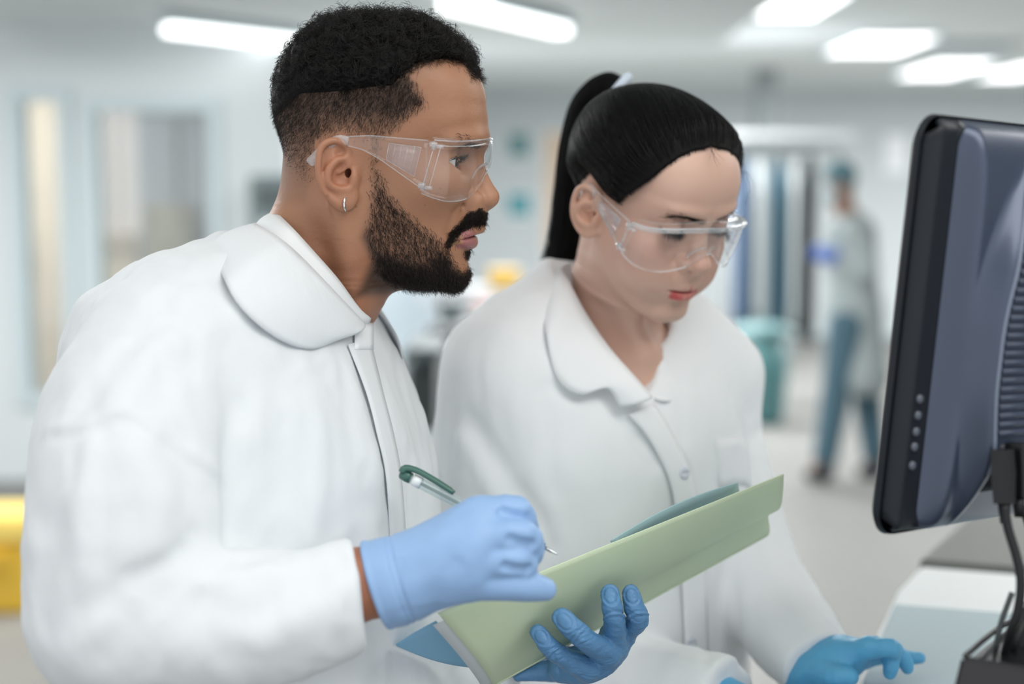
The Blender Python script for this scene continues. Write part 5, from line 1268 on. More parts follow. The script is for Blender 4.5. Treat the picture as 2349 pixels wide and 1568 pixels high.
def glove_left2(p):
    d = glove_left(p); k = np.abs(d) < .006; q = p[k]
    d[k] += .0006 * wob(q * np.array([.6, 1, 1.4], np.float32), 260, 63) + .00025 * wob(q * np.array([.5, 1, 1.5], np.float32), 900, 64) + folds(q, LC)
    return d
V_, F_ = sdf_mesh(glove_left2, C(1130, 1600, 1.30) - [0, .09, 0], C(1505, 1335, 1.30) + [0, .13, .01], .00095)
mesh_obj('glove', V2W(V_), F_, M_g2, man)['label'] = 'wrinkled blue nitrile glove in a painted shade tone on the left hand gripping the folder'

# her left hand above the desk
def glove_w(p):
    d = chain(p, [C(1856, 1556, 1.452), C(1884, 1536, 1.446), C(1925, 1512, 1.435)], [.0275, .0255, .0215])
    mc = rc(p, C(1905, 1515, 1.432), C(1992, 1484, 1.405), .0175, .0105)
    mc = smin(mc, rc(p, C(1905, 1518, 1.44), C(2004, 1482, 1.428), .0175, .0105), .012); mc = smin(mc, rc(p, C(1905, 1522, 1.45), C(2012, 1488, 1.448), .017, .0105), .012)
    mc = smin(mc, rc(p, C(1900, 1530, 1.46), C(2010, 1502, 1.466), .017, .0100), .012)
    d = smin(d, mc, .016)
    d = smin(d, chain(p, [C(1990, 1484, 1.405), C(2046, 1486, 1.392), C(2050, 1497, 1.410), C(2030, 1502, 1.425)], [.0100, .0092, .0080, .0070]), .005)
    d = smin(d, chain(p, [C(2004, 1484, 1.428), C(2040, 1496, 1.418), C(2044, 1522, 1.412), C(2042, 1543, 1.414)], [.0098, .0090, .0084, .0068]), .004)
    d = smin(d, chain(p, [C(2012, 1488, 1.448), C(2062, 1500, 1.440), C(2077, 1518, 1.438), C(2082, 1532, 1.440)], [.0096, .0084, .0078, .0064]), .004)
    d = smin(d, chain(p, [C(2012, 1500, 1.466), C(2068, 1505, 1.462), C(2095, 1509, 1.460), C(2111, 1508, 1.460)], [.0092, .0074, .0064, .0056]), .004)
    d = smin(d, chain(p, [C(1868, 1545, 1.435), C(1910, 1549, 1.405), C(1946, 1551, 1.395)], [.0180, .0120, .0098]), .010)
    return d + .0007 * wob(p, 170, 65) * (np.abs(d) < .01)
V_, F_ = sdf_mesh(glove_w, C(1800, 1640, 1.45) - [.01, .09, 0], C(2130, 1445, 1.45) + [0, .07, 0], .0017)
mesh_obj('glove', V2W(V_), F_, M_g3, woman)['label'] = 'sky blue nitrile glove on the left hand above the desk'
def glove_wr(p):
    d = chain(p, [C(1655, 1611, 1.405), C(1720, 1640, 1.385), C(1790, 1662, 1.37)], [.027, .025, .02])
    for i in range(4): d = smin(d, chain(p, [C(1770, 1656, 1.35 + .018 * i), C(1850, 1668, 1.34 + .018 * i), C(1880, 1688, 1.34 + .018 * i)], [.0098, .009, .0075]), .004)
    return smin(d, chain(p, [C(1710, 1650, 1.365), C(1770, 1680, 1.34), C(1810, 1690, 1.34)], [.014, .012, .009]), .008)
V_, F_ = sdf_mesh(glove_wr, C(1630, 1735, 1.38) - [0, .09, 0], C(1910, 1580, 1.40) + [0, .08, 0], .0025)
mesh_obj('glove', V2W(V_), F_, M_g3, woman)
# ---------------------------------------------------------------- safety goggles
M_clear = clear_mat('clear_polycarbonate', (.988, .991, .992, 1), .03, 1.38, .95, .015)
M_edge = clear_mat('polycarbonate_edge', (.93, .94, .95, 1), .06, 1.7, 1.0, .13)  # white haze mixed in so rims imitate bright edge highlights
M_tip = clear_mat('temple_tip', (.93, .94, .95, 1), .1, 1.5, 1.0, .18)
M_highlight = clear_mat('brow_highlight_clear', (.94, .95, .96, 1), .06, 1.9, 1.0, .16)
M_vent = clear_mat('vent_tint', (.93, .90, .91, 1), .15, 1.4, .9, .10)
def goggles(label, pt, fr, S, band=False):
    """pt(name) gives local points; S: plan curve of the near half, hinge first, nose last: (x, |y|, top z, bottom z) in metres"""
    W = fr.to_w
    base = W(np.array([S[-1][0], 0, S[-1][3]])); t = thing('safety_goggles', label, 'goggles', base)
    S = np.asarray(S, float); full = np.vstack([S * [1, -1, 1, 1], (S[:-1])[::-1]])       # near side has negative y
    n = 90; c = catmull(full, n); K = 9
    rows = []
    for i in range(K):
        u = i / (K - 1); z = c[:, 2] * (1 - u) + c[:, 3] * u
        q = np.stack([c[:, 0] - .0022 * math.sin(math.pi * u) * -1 - .003 * u, c[:, 1] * (1 - .03 * u), z], 1); rows.append(W(q))
    v, f = sheet(rows, .0016); mesh_obj('lens', v, f, M_clear, t)
    top = W(np.stack([c[:, 0], c[:, 1], c[:, 2]], 1)); bot = W(np.stack([c[:, 0] - .003, c[:, 1] * .97, c[:, 3]], 1))
    lo_, hi_ = int(n * .06), int(n * .94)
    # the brow bar: a flat ledge running back towards the brow
    a = np.stack([c[:, 0] + .0012, c[:, 1] * 1.01, c[:, 2] + .0008], 1)[lo_:hi_]; cen = np.array([S[0][0] - .01, 0, 0])
    inn = a - (a - cen) * [1, 1, 0] / np.linalg.norm((a - cen)[:, :2], axis=1)[:, None] * .0115 + [0, 0, .0022]
    v, f = sheet([W(a * (1 - u) + inn * u) for u in np.linspace(0, 1, 4)], .0018); mesh_obj('brow_bar', v, f, M_clear, t)
    m = MB(); m.tube(W(a), .0008, 6); m.tube(W(inn), .0006, 6); m.tube(W(a - [0, 0, .0045]), .0006, 6); m.build('brow_rim', M_edge, t, True)
    if band:  # pale strip added to imitate a bright highlight along the bar
        b_ = a + (a - cen) * [1, 1, 0] / np.linalg.norm((a - cen)[:, :2], axis=1)[:, None] * .0012
        v, f = sheet([W(b_ + [0, 0, .001]), W(b_ - [0, 0, .0012]), W(b_ - [0, 0, .0032])], .0012); mesh_obj('brow_highlight_strip', v, f, M_highlight, t)
    m = MB(); m.tube(bot, .0006, 6); m.build('lower_rim', M_edge, t, True)
    # nose bridge pads
    for s_ in (1, -1):
        m = MB(); k = S[-1]; m.tube(catmull([W(np.array([k[0] - .004, s_ * .006, k[3] + .006])), W(np.array([k[0] - .011, s_ * .010, k[3] + .001])), W(np.array([k[0] - .017, s_ * .015, k[3] - .010]))], 8), [.0016] * 8, 6); m.build('nose_pad', M_edge, t, True)
    # temples with their vents
    for s_ in (-1, 1):
        P4 = pt['temple']; g = lambda x, z, o=0.0: np.array([x, s_ * (np.interp(x, pt['tx'], pt['ty']) + o), z])
        xs_ = np.linspace(P4['x0'], P4['x1'], 16)
        up = [g(x, np.interp(x, P4['ux'], P4['uz'])) for x in xs_]; dn = [g(x, np.interp(x, P4['lx'], P4['lz'])) for x in xs_]
        up = np.array(up); dn = np.array(dn)
        v, f = sheet([W(up * (1 - u) + dn * u) for u in np.linspace(0, 1, 5)], .0016); tp = mesh_obj('temple', v, f, M_clear, t)
        m = MB(); m.tube(W(up), .0006, 6); m.build('temple_rim', M_edge, tp, True); m = MB(); m.tube(W(dn), .0006, 6); m.build('temple_rim', M_edge, tp, True)
        m = MB(); m.tube(catmull([W(g(x, z, o)) for x, z, o in pt['tip']], 18), [.0042] * 16 + [.0046, .0036], 12, True, .35); m.build('ear_piece', M_tip, tp, True)
        v4 = pt['vent']; o_ = .0016
        e = [g(x, z, o_) for x, z in v4]
        m = MB(); m.tube(W(np.array(e + [e[0]])), .00045, 6); m.build('vent_frame', M_edge, tp, True)
        v, f = sheet([W(np.array([e[0], e[1]])), W(np.array([e[3], e[2]]))], .0006); mesh_obj('vent_panel', v, f, M_vent, tp)
        for k in range(1, 5):
            u = k / 5; m = MB(); m.tube(W(np.array([e[0] * (1 - u) + e[1] * u, e[3] * (1 - u) + e[2] * u])), .00032, 6); m.build('vent_rib', M_edge, tp, True)
        for (x, z) in pt['hinge']:
            q = g(x, z, .0012); ux = nrm(pt['hdir'] * np.array([1, 1, 1.0])); m = MB()
            m.tube(W(np.array([q - ux * .0036, q + ux * .0036])), .0021, 10); m.tube(W(np.array([q + np.array([.002, 0, -.0006]), q + np.array([.0085, s_ * -.0006, -.0012])])), .0017, 8); m.tube(W(np.array([q + np.array([-.004, 0, .001]), q + np.array([.0, 0, .001])])), .0026, 8)
            m.build('hinge', M_edge, t, True)
        a_, b_ = pt['hinge']; m = MB(); m.tube(W(np.array([g(a_[0], a_[1], .0014), g(b_[0], b_[1], .0014)])), .0006, 6); m.tube(W(np.array([g(a_[0] + .006, a_[1], .001), g(b_[0] + .006, b_[1], .001)])), .0005, 6); m.build('hinge_pin', M_edge, t, True)
    return t
# his: read off the photograph on the plane of the near temple
def hp(x, y, lat): q = h(x, y, -lat); return q[0], q[2]
_S = []
for (px, lat, yt, yb) in ((972, 76, 322, 443), (1003, 73, 324, 455), (1036, 66, 326, 462), (1078, 46, 325, 455), (1108, 24, 322, 424), (1122, 9, 321, 398), (1125, 0, 321, 390)):
    xa, za = hp(px, yt, lat); xb2, zb2 = hp(px, yb, lat); _S.append((xa, lat / 1000, za, zb2))
_tx = [hp(708, 380, 84)[0], hp(800, 330, 81)[0], hp(980, 330, 77)[0]]
def T_(x, y, lat=79): return hp(x, y, lat)
man_g = dict(tx=_tx, ty=[.082, .080, .0765],
    temple=dict(x0=T_(796, 320)[0], x1=T_(982, 330)[0], ux=[T_(796, 313)[0], T_(850, 311)[0], T_(982, 322)[0]], uz=[T_(796, 313)[1], T_(850, 311)[1], T_(982, 322)[1]],
                lx=[T_(796, 334)[0], T_(830, 342)[0], T_(870, 364)[0], T_(982, 444)[0]], lz=[T_(796, 334)[1], T_(830, 342)[1], T_(870, 364)[1], T_(982, 444)[1]]),
    tip=[(T_(800, 323)[0], T_(800, 323)[1], 0), (T_(775, 321)[0], T_(775, 321)[1], .000), (T_(750, 336)[0], T_(750, 336)[1], .000), (T_(725, 358)[0], T_(725, 358)[1], -.003), (T_(708, 375)[0], T_(708, 375)[1], -.005)],
    vent=[T_(893, 328), T_(966, 338), T_(950, 405), T_(886, 366)], hinge=[T_(997, 334, 75), T_(970, 428, 76)], hdir=np.array([.28, 0, 1.0]))
goggles('clear wraparound safety goggles worn by the bearded man', man_g, MF, _S)
# hers: the same pattern, built to her head
_SW = [(.056, .073, .022, -.010), (.068, .071, .0225, -.017), (.082, .063, .0245, -.021), (.095, .046, .0290, -.020), (.105, .024, .0330, -.011), (.109, .009, .0345, .001), (.1095, 0, .0345, .005)]
wom_g = dict(tx=[-.02, .02, .06], ty=[.0795, .077, .0735],
    temple=dict(x0=.004, x1=.060, ux=[.004, .060], uz=[.030, .022], lx=[.004, .022, .060], lz=[.019, .011, -.011]),
    tip=[(.006, .025, 0), (-.004, .028, -.002), (-.016, .021, -.004), (-.024, .010, -.006)],
    vent=[(.018, .0235), (.050, .019), (.046, -.002), (.016, .015)], hinge=[(.064, .018), (.058, -.007)], hdir=np.array([.28, 0, 1.0]))
goggles('clear wraparound safety goggles worn by the woman with the ponytail', wom_g, WF, _SW, True)
# ---------------------------------------------------------------- folder, papers, pen, monitor, desk
M_green = mat('pale_green_card', srgb(230, 245, 214), .42, .4, noise=(14, .015))
M_paper = mat('white_paper', srgb(232, 236, 238), .8); M_bsheet = mat('blue_card', srgb(158, 208, 234), .5); M_tsheet = mat('grey_teal_card', srgb(176, 208, 214), .4)
def translucent(m, col, fac):
    nt = m.node_tree; out = nt.nodes['Material Output']; src = out.inputs[0].links[0].from_socket
    t = nt.nodes.new('ShaderNodeBsdfTranslucent'); t.inputs[0].default_value = col; mx = nt.nodes.new('ShaderNodeMixShader'); mx.inputs[0].default_value = fac
    nt.links.new(src, mx.inputs[1]); nt.links.new(t.outputs[0], mx.inputs[2]); nt.links.new(mx.outputs[0], out.inputs[0])
translucent(M_green, srgb(240, 248, 230), .24); translucent(M_paper, srgb(240, 243, 245), .45); translucent(M_bsheet, srgb(150, 206, 236), .3)
def bil(a, b, c, d, u, v): return (a * (1 - u) + b * u) * (1 - v) + (d * (1 - u) + c * u) * v
# the folder's outer cover: near top edge, far lower edge
TL, TR, BR, BL = Q(1004, 1406, 1.185), Q(1797, 1087, 1.345), Q(1764, 1226, 1.455), Q(1132, 1572, 1.318)
def cover(u, v, off=0.0):
    q = bil(TL, TR, BR, BL, u, v)
    n_ = nrm(np.cross(TR - TL, BL - TL)); n_ = n_ if n_[1] < 0 else -n_
    sag = .010 * math.sin(math.pi * v) * (1 - .35 * u) - .012 * math.exp(-((v - .72) / .16) ** 2) * u
    edge = -.010 * math.exp(-(u / .10) ** 2) * math.sin(math.pi * v)
    return q + n_ * (sag + off) + (TR - TL) * (-edge * .9)
fo = thing('folder', 'pale green card folder held up in the man\'s blue gloved left hand', 'folder', V2W(BL))
v, f = sheet([[V2W(cover(u, v)) for u in np.linspace(0, 1, 40)] for v in np.linspace(0, 1, 24)], .0012); mesh_obj('cover', v, f, M_green, fo)
v, f = sheet([[V2W(cover(u, v, -.006 - .004 * (1 - v))) for u in np.linspace(.02, .975, 30)] for v in np.linspace(.62, 1.0, 10)], .0010); mesh_obj('inner_cover', v, f, M_green, fo)
# crease along the spine
m = MB(); m.tube([V2W(cover(u, .985, .0006)) for u in np.linspace(.01, .99, 30)], .0012, 6); m.build('spine', M_green, fo, True)
# papers inside
pa = [[V2W(cover(u, v, -.0035)) for u in np.linspace(-.030, .90, 24)] for v in np.linspace(.10, 1.02, 14)]
v, f = sheet(pa, .0008); o = mesh_obj('paper_stack', v, f, M_paper); tag(o, 'white paper sheets inside the green folder, showing at its left end', 'paper')
bl = [[V2W(Q(906, 1479, 1.215) * (1 - u) + (Q(1000, 1424, 1.205) * (1 - w_) + Q(1100, 1532, 1.330) * w_) * u + np.array([0, .004 * math.sin(3 * u), -.005 * math.sin(math.pi * u) * w_])) for u in np.linspace(.02, 1, 14)] for w_ in np.linspace(0, 1, 8)]
v, f = sheet(bl, .0010); o = mesh_obj('blue_sheet', v, f, M_bsheet); tag(o, 'blue card corner poking out at the left below the green folder', 'card')
ts = [[V2W(bil(Q(1400, 1240, 1.285), Q(1692, 1106, 1.365), Q(1700, 1150, 1.40), Q(1420, 1290, 1.33), u, w_) + np.array([0, 0, .006 * math.sin(math.pi * u) * (1 - w_)])) for u in np.linspace(0, 1, 20)] for w_ in np.linspace(0, 1, 5)]
v, f = sheet(ts, .0010); o = mesh_obj('teal_sheet', v, f, M_tsheet); tag(o, 'grey teal card standing up behind the top edge of the green folder', 'card')
# pen
pa_, pb_ = Q(924, 1087, 1.205), Q(1279, 1271, 1.180); ax = nrm(pb_ - pa_); LP = np.linalg.norm(pb_ - pa_)
def pp_(s_): return V2W(pa_ + ax * s_ * LP)
pen = thing('pen', 'green and clear ballpoint pen held in the man\'s right glove', 'pen', pp_(1))
M_pg = mat('dark_green_plastic', srgb(62, 104, 92), .3, .6); M_pc = clear_mat('pen_clear_barrel', (.86, .93, .92, 1), .05, 1.45, 1, .18); M_metal = mat('pen_metal', (.7, .72, .74, 1), .25, .5, 1.0)
m = MB(); m.tube([pp_(s_) for s_ in (.045, .06, .20, .55, .83, .855)], [.0036, .0046, .0048, .0048, .0044, .0036], 16); m.build('barrel', M_pc, pen, True)
m = MB(); m.tube([pp_(s_) for s_ in (.08, .30, .60, .84)], .0014, 10); m.build('refill', mat('ink_green', srgb(70, 120, 110), .3), pen, True)
m = MB(); m.tube([pp_(s_) for s_ in (-.015, -.008, .03, .055)], [.0030, .0044, .0050, .0046], 16); m.build('cap', M_pg, pen, True)
m = MB(); m.tube([pp_(s_) for s_ in (.07, .12)], .0050, 16); m.build('white_collar', mat('pen_white', srgb(236, 240, 240), .3), pen, True)
m = MB(); m.tube([pp_(s_) for s_ in (.86, .905)], [.0038, .0030], 14); m.build('grip', M_pg, pen, True)
m = MB(); m.tube([pp_(s_) for s_ in (.905, .915)], .0036, 14); m.build('ring', mat('pen_black', srgb(34, 40, 42), .4), pen, True)
m = MB(); m.tube([pp_(s_) for s_ in (.915, .96, .995, 1.0)], [.0020, .0013, .0007, .0004], 12); m.build('tip', M_metal, pen, True)
upv = nrm(np.cross(ax, [0, 1.0, 0])); upv = upv if upv[2] > 0 else -upv
m = MB(); m.tube(catmull([V2W(pa_ + ax * LP * s_ + upv * o_ - np.array([0, .002, 0])) for s_, o_ in ((-.01, .001), (.0, .0058), (.06, .0084), (.16, .0082), (.27, .0070), (.315, .0060))], 16), [.0030, .0034, .0034, .0032, .003, .0028, .0027, .0026, .0026, .0026, .0026, .0025, .0024, .0024, .0022, .002], 8, True, 1.4); m.build('clip', M_pg, pen, True)

# ---- the desk
ZD = 0.99
M_desk = mat('white_laminate', srgb(226, 230, 231), .45, .4); M_gdesk = mat('grey_worktop', srgb(118, 121, 118), .5, .4, noise=(60, .06)); M_shade = mat('pale_blue_grey_shade', srgb(170, 187, 193), .6)
def onD(px, py, z=ZD): return on_z(px, py, z)
c0, c1 = onD(2108, 1297), onD(2420, 1322); e1, e2, e3 = onD(2062, 1345), onD(2010, 1450), onD(1960, 1580)
dirx = nrm((c1 - c0)); back = [c0 + dirx * s_ for s_ in (0, 1.1)]
poly = [c0, e1, e2, e3, onD(1900, 1760), onD(1880, 1900), onD(2900, 1900) , back[1]]
def prism(poly, z0, z1, bev=.006):
    bm = bmesh.new(); vs = [bm.verts.new((q[0], q[1], z1)) for q in poly]; fc = bm.faces.new(vs)
    if fc.normal.z < 0: bmesh.ops.reverse_faces(bm, faces=[fc])
    r = bmesh.ops.extrude_face_region(bm, geom=[fc]); bmesh.ops.translate(bm, vec=(0, 0, z0 - z1), verts=[g for g in r['geom'] if isinstance(g, bmesh.types.BMVert)])
    bmesh.ops.recalc_face_normals(bm, faces=bm.faces[:])
    if bev: bmesh.ops.bevel(bm, geom=[e for e in bm.edges if e.calc_face_angle(0) > .6], offset=bev, segments=2, affect='EDGES')
    return bm
ctr = np.mean(poly, axis=0)
dk = thing('desk', 'white laminate laboratory desk under the monitor', 'desk', (ctr[0], ctr[1], 0))
MB().bm(prism(poly, ZD - .035, ZD)).build('desktop', M_desk, dk)
for q in (c0 + [.15, -.08, 0], back[1] + [-.3, -.1, 0], onD(2150, 1850), onD(2700, 1850)):
    MB().box((q[0] - .03, q[1] - .03, 0), (q[0] + .03, q[1] + .03, ZD - .036), bev=.004).build('leg', M_lgrey, dk)
# pale sheet that paints the monitor's shade on the desk front
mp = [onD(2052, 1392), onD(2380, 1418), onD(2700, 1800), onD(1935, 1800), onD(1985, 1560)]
o = MB().bm(prism(mp, ZD + .0006, ZD + .004, .001)).build('desk_shade', M_shade); tag(o, 'pale blue grey sheet painted as shade of the monitor on the white desk', 'painted shade')
# grey worktop standing behind it
ZG = ZD - .002
g0 = onD(2110, 1288, ZG); gp = [g0 + [.004, .014, 0], onD(2236, 1172, ZG), onD(2246, 1150, ZG) + [1.2, .25, 0], g0 + dirx * 1.1 + [0, .014, 0]]
ctr = np.mean(gp, axis=0); gt = thing('grey_bench', 'grey topped bench behind the white desk under the monitor', 'bench', (ctr[0], ctr[1], 0))
MB().bm(prism(gp, ZG - .03, ZG, .003)).build('worktop', M_gdesk, gt)
for q in (gp[0] + [.12, .10, 0], gp[1] + [.10, -.12, 0], gp[2] + [-.3, -.15, 0], gp[3] + [-.3, .12, 0]):
    MB().box((q[0] - .03, q[1] - .03, 0), (q[0] + .03, q[1] + .03, ZG - .031), bev=.004).build('leg', M_lgrey, gt)

# ---- the monitor, seen from behind
M_mon = mat('blue_black_plastic', srgb(66, 76, 96), .30, .8, .35); M_mond = mat('monitor_bezel', srgb(24, 29, 36), .45, .35); M_black = mat('black_plastic', srgb(14, 15, 17), .35, .5)
A0, A1 = Q(2112, 266, 1.08), Q(2006, 1222, 1.125)                   # left edge, top and bottom
up_ = nrm(A0 - A1); H_ = np.linalg.norm(A0 - A1)
rt = np.array([.79, .61, 0.0]); rt[2] = -(rt @ up_) / up_[2]; rt = nrm(rt); out = np.cross(rt, up_); out = out if out[1] < 0 else -out      # out of the back, towards the camera
W_ = .45
MO = (A0 + A1) / 2
def mp_(u, v, t_): return MO + rt * u + up_ * v + out * t_           # u from the left edge, v from the middle, t out of the back
mn = thing('monitor', 'dark blue grey computer monitor seen from behind at the right edge', 'monitor', V2W(mp_(.22, -H_ / 2, 0)))
def rr_inside(u, v): return 0
def smooth01(x): x = min(1, max(0, x)); return x * x * (3 - 2 * x)
hh = H_ / 2; RC = .022
nu, nv = 70, 60
us = np.concatenate([np.linspace(0, .028, 10), np.linspace(.029, .075, 64), np.linspace(.0765, .16, 44), np.linspace(.17, W_ - .075, 14), np.linspace(W_ - .07, W_, 20)]); vs_ = np.concatenate([np.linspace(-hh, -hh + .05, 16), np.linspace(-hh + .055, hh - .055, 34), np.linspace(hh - .05, hh, 16)])
def VL(v): return .052 + 1.65 * max(0, v + .005) ** 1.8 + .012 * smooth01((-.03 - v) / .10)      # left rim of the vent housing
def back_t(u, v):
    du = min(u, W_ - u); dv = min(v + hh, hh - v); vv = 1 - math.exp(-dv / .016)
    s_ = .013 * smooth01(du / .006) * smooth01(dv / .008)                                       # flat side strip
    k = .021 * smooth01((du - .026) / .018) * vv                                                  # shoulder
    w = (u if u < W_ / 2 else W_ - u) - VL(v); k2 = .021 * smooth01((w + .016) / .018) * smooth01((v + hh - .006) / .07) * smooth01((hh - .02 - v) / .10)
    ridge = .0022 * math.exp(-((du - .0385) / .003) ** 2) * vv + .002 * math.exp(-((w + .002) / .003) ** 2) * vv
    return .002 + s_ + k + k2 + ridge + .008 * smooth01((du - .05) / .2) * vv
rows = []
for v in vs_:
    r_ = []
    for u in us:
        dv = hh - abs(v); ins = 0
        if dv < RC: ins = RC - math.sqrt(max(0, RC * RC - (RC - dv) ** 2))
        uu = ins + (W_ - 2 * ins) * u / W_
        r_.append(V2W(mp_(uu, v, back_t(uu, v))))
    rows.append(r_)
v, f = sheet([r_[9:len(r_)] for r_ in rows], .003); mesh_obj('rear_shell', v, f, M_mon, mn)
v, f = sheet([r_[:10] for r_ in rows], .003); mesh_obj('side_frame', v, f, M_mond, mn)
# front frame and screen
def rrect(u0, u1, v0, v1, r, t_, n=8):
    out_ = []
    for cx, cy, a0 in ((u1 - r, v1 - r, 0), (u0 + r, v1 - r, 90), (u0 + r, v0 + r, 180), (u1 - r, v0 + r, 270)):
        for k in range(n): q = math.radians(a0 + 90 * k / (n - 1)); out_.append(mp_(cx + r * math.cos(q), cy + r * math.sin(q), t_))
    return out_
ra, rb, rc_ = rrect(-.002, W_ + .002, -hh - .002, hh + .002, RC, .004), rrect(-.003, W_ + .003, -hh - .003, hh + .003, RC, -.001), rrect(0, W_, -hh, hh, RC, -.005)
m = MB(); n_ = len(ra); m.add([V2W(q) for q in ra + rb + rc_], [[i, (i + 1) % n_, n_ + (i + 1) % n_, n_ + i] for i in range(n_)] + [[n_ + i, n_ + (i + 1) % n_, 2 * n_ + (i + 1) % n_, 2 * n_ + i] for i in range(n_)] + [list(range(2 * n_, 3 * n_))]); m.build('bezel', M_mond, mn, True)
m = MB(); q4 = [mp_(.03, -hh + .03, -.0055), mp_(W_ - .03, -hh + .03, -.0055), mp_(W_ - .03, hh - .03, -.0055), mp_(.03, hh - .03, -.0055)]; m.add([V2W(q) for q in q4], [[0, 1, 2, 3]]); m.build('screen', mat('screen_glass', (.02, .025, .03, 1), .1), mn)
# control buttons along the side strip
for v_ in (-.053, -.066, -.079, -.091, -.106):
    m = MB(); q = mp_(.0150, v_, .0148); m.tube([V2W(q), V2W(q + out * .0035), V2W(q + out * .0040)], [.0036, .0034, .0022], 14); m.build('button', mat('button_grey', srgb(92, 98, 108), .3), mn, True)
# vent housing with its slats
MV = mat('vent_blue_grey', srgb(56, 66, 86), .4); MVd = mat('vent_dark', srgb(26, 31, 42), .5)
vtop, vbot = hh - .06, -hh + .085
edge = [mp_(VL(v), v, back_t(VL(v), v) + .0015) for v in np.linspace(vbot - .03, vtop, 30)]
m = MB(); m.tube([V2W(q) for q in edge], .0016, 8); m.build('vent_rim', mat('rim_grey', srgb(120, 130, 148), .3), mn, True)
ns = 26
for k in range(ns):
    v_ = vbot + (vtop - vbot) * (k + .5) / ns; u0 = VL(v_) + .003; hs = (vtop - vbot) / ns
    pts_ = [];
    for (dv, t_) in ((-.30, -.001), (-.22, .0035), (.18, .0035), (.28, -.001)):
        pts_.append([V2W(mp_(u, v_ + dv * hs, back_t(u, v_) + t_)) for u in np.linspace(u0, W_ - .05, 14)])
    v, f = sheet(pts_, .001); mesh_obj('slat', v, f, MV, mn)
# port bay with plugs, and a pale rating label
bay = [[V2W(mp_(u, v_, back_t(u, v_) + .0014)) for u in np.linspace(VL(-hh + .05) + .004, .30, 10)] for v_ in np.linspace(-hh + .038, vbot - .006, 6)]
v, f = sheet(bay, .001); mesh_obj('port_bay', v, f, MVd, mn)
lab = [[V2W(mp_(u + (.012 if w_ > .5 else 0) * 0, -hh + .042 + w_ * .036, back_t(u, -hh + .06) + .0026)) for u in np.linspace(VL(-hh + .05) + .006, VL(-hh + .05) + .024, 4)] for w_ in np.linspace(0, 1, 4)]
v, f = sheet(lab, .0006); mesh_obj('rating_label', v, f, mat('label_grey', srgb(160, 172, 178), .5), mn)
# video and power leads, the black stand, small cables
def cable(nm, pts, r, m, label, group=None):
    q = catmull([V2W(Q(*p)) for p in pts], 40); mb = MB(); mb.tube(q, r, 10); o = mb.build(nm, m, None, True); tag(o, label, 'cable', group); return o
pq = mp_(VL(-hh + .06) + .030, -hh + .075, back_t(VL(-hh + .06) + .03, -hh + .06) + .006)
px_ = lambda q: (1174.5 + F * q[0] / q[1], 784 - F * q[2] / q[1])
M_cab = mat('black_cable', srgb(16, 18, 20), .45, .4)
for k, (x, y) in enumerate(((2302, 1085), (2334, 1070))):
    a_ = hit(lambda p: np.full(len(p), .0) + ((p - MO.astype(np.float32)) @ (-out).astype(np.float32)) * -1 - .052, x, y)[0] if False else Q(x, y, 1.100 + .012 * k)
    pl = thing('plug', ['black moulded plug in the monitor\'s port bay, left of two', 'black moulded plug in the monitor\'s port bay, right of two'][k], 'plug', V2W(a_))
    m = MB(); m.tube([V2W(Q(x - 2, y - 55, 1.100 + .012 * k)), V2W(Q(x, y, 1.100 + .012 * k)), V2W(Q(x + 2, y + 70, 1.098 + .012 * k))], [.0090, .0098, .0085], 4); m.build('body', M_black, pl)
    m = MB(); m.tube([V2W(Q(x + 2, y + 70, 1.098 + .012 * k)), V2W(Q(x + 3, y + 115, 1.098 + .012 * k))], [.0050, .0036], 12); m.build('strain_relief', M_cab, pl, True)
cable('monitor_cable', [(2304, 1160, 1.083), (2312, 1210, 1.08), (2330, 1270, 1.075), (2342, 1330, 1.07), (2336, 1395, 1.07), (2318, 1450, 1.075), (2300, 1520, 1.09)], .0036, M_cab, 'thick black cable hanging in a bend below the monitor')
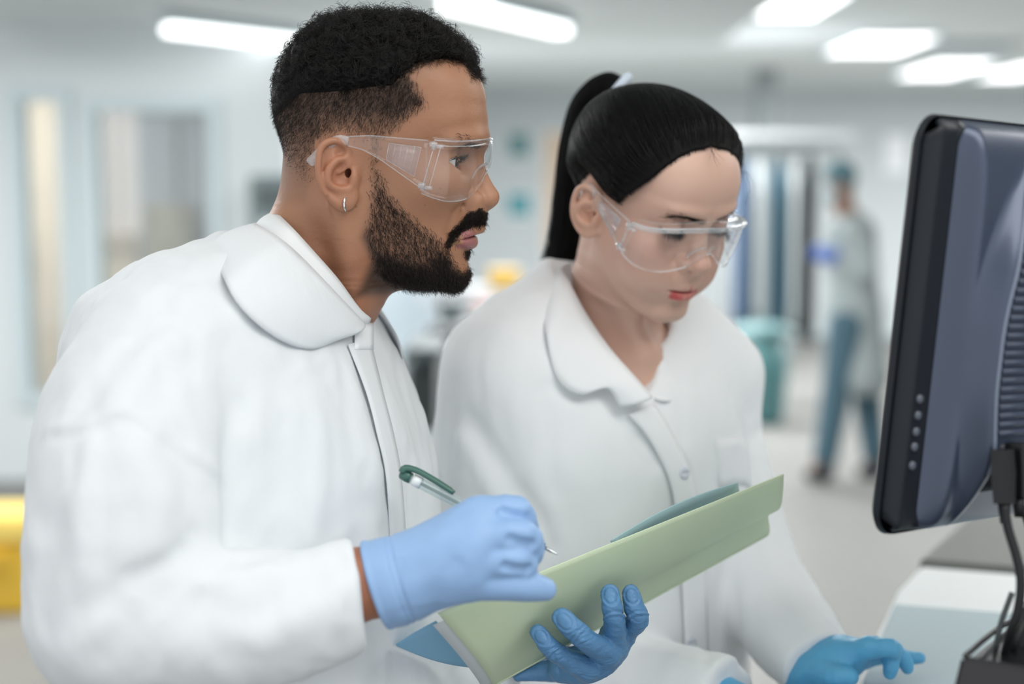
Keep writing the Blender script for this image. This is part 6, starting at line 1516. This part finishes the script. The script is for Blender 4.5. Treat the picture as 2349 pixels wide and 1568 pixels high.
cable('thin_cable', [(2340, 1150, 1.11), (2366, 1230, 1.11), (2378, 1330, 1.11), (2362, 1400, 1.10), (2330, 1470, 1.09), (2322, 1530, 1.10)], .0028, M_cab, 'thinner black cable behind the bent one at the right edge')
cable('grey_cable', [(2322, 1358, 1.10), (2310, 1390, 1.10), (2296, 1430, 1.10), (2286, 1480, 1.10), (2280, 1540, 1.105)], .0022, mat('grey_cable', srgb(64, 70, 72), .4), 'short grey cable standing up behind the black stand')
# the stand: a black column on an angular foot
st = thing('monitor_stand', 'black plastic stand with an angular foot at the bottom right corner', 'stand', V2W(Q(2330, 1700, 1.10)))
def quadbox(name, top, bot, parent, m):      # a solid from two quads
    v = [V2W(Q(*q)) for q in top + bot]; bm = bmesh.new(); vs = [bm.verts.new(q) for q in v]
    for f_ in ((0, 1, 2, 3), (7, 6, 5, 4), (0, 4, 5, 1), (1, 5, 6, 2), (2, 6, 7, 3), (3, 7, 4, 0)): bm.faces.new([vs[i] for i in f_])
    bmesh.ops.recalc_face_normals(bm, faces=bm.faces[:]); bmesh.ops.bevel(bm, geom=bm.edges[:], offset=.003, segments=2, affect='EDGES'); return MB().bm(bm).build(name, m, parent)
quadbox('foot', [(2214, 1512, 1.06), (2318, 1430, 1.19), (2520, 1420, 1.22), (2500, 1555, 1.04)], [(2150, 1720, 1.05), (2290, 1640, 1.19), (2540, 1640, 1.22), (2520, 1740, 1.03)], st, M_black)
quadbox('front_face', [(2204, 1500, 1.052), (2216, 1510, 1.062), (2500, 1562, 1.04), (2495, 1552, 1.03)], [(2150, 1720, 1.045), (2164, 1722, 1.055), (2520, 1748, 1.03), (2515, 1742, 1.02)], st, mat('stand_grey', srgb(34, 33, 36), .4))
quadbox('column', [(2334, 1395, 1.11), (2336, 1380, 1.16), (2440, 1370, 1.16), (2440, 1390, 1.11)], [(2322, 1500, 1.11), (2324, 1470, 1.16), (2440, 1470, 1.16), (2440, 1500, 1.11)], st, M_black)
m = MB(); m.tube(catmull([V2W(Q(*p)) for p in ((2214, 1505, 1.05), (2262, 1462, 1.10), (2310, 1428, 1.17), (2350, 1424, 1.19))], 12), .0022, 8); m.build('rim', mat('stand_grey', srgb(34, 33, 36), .4), st, True)
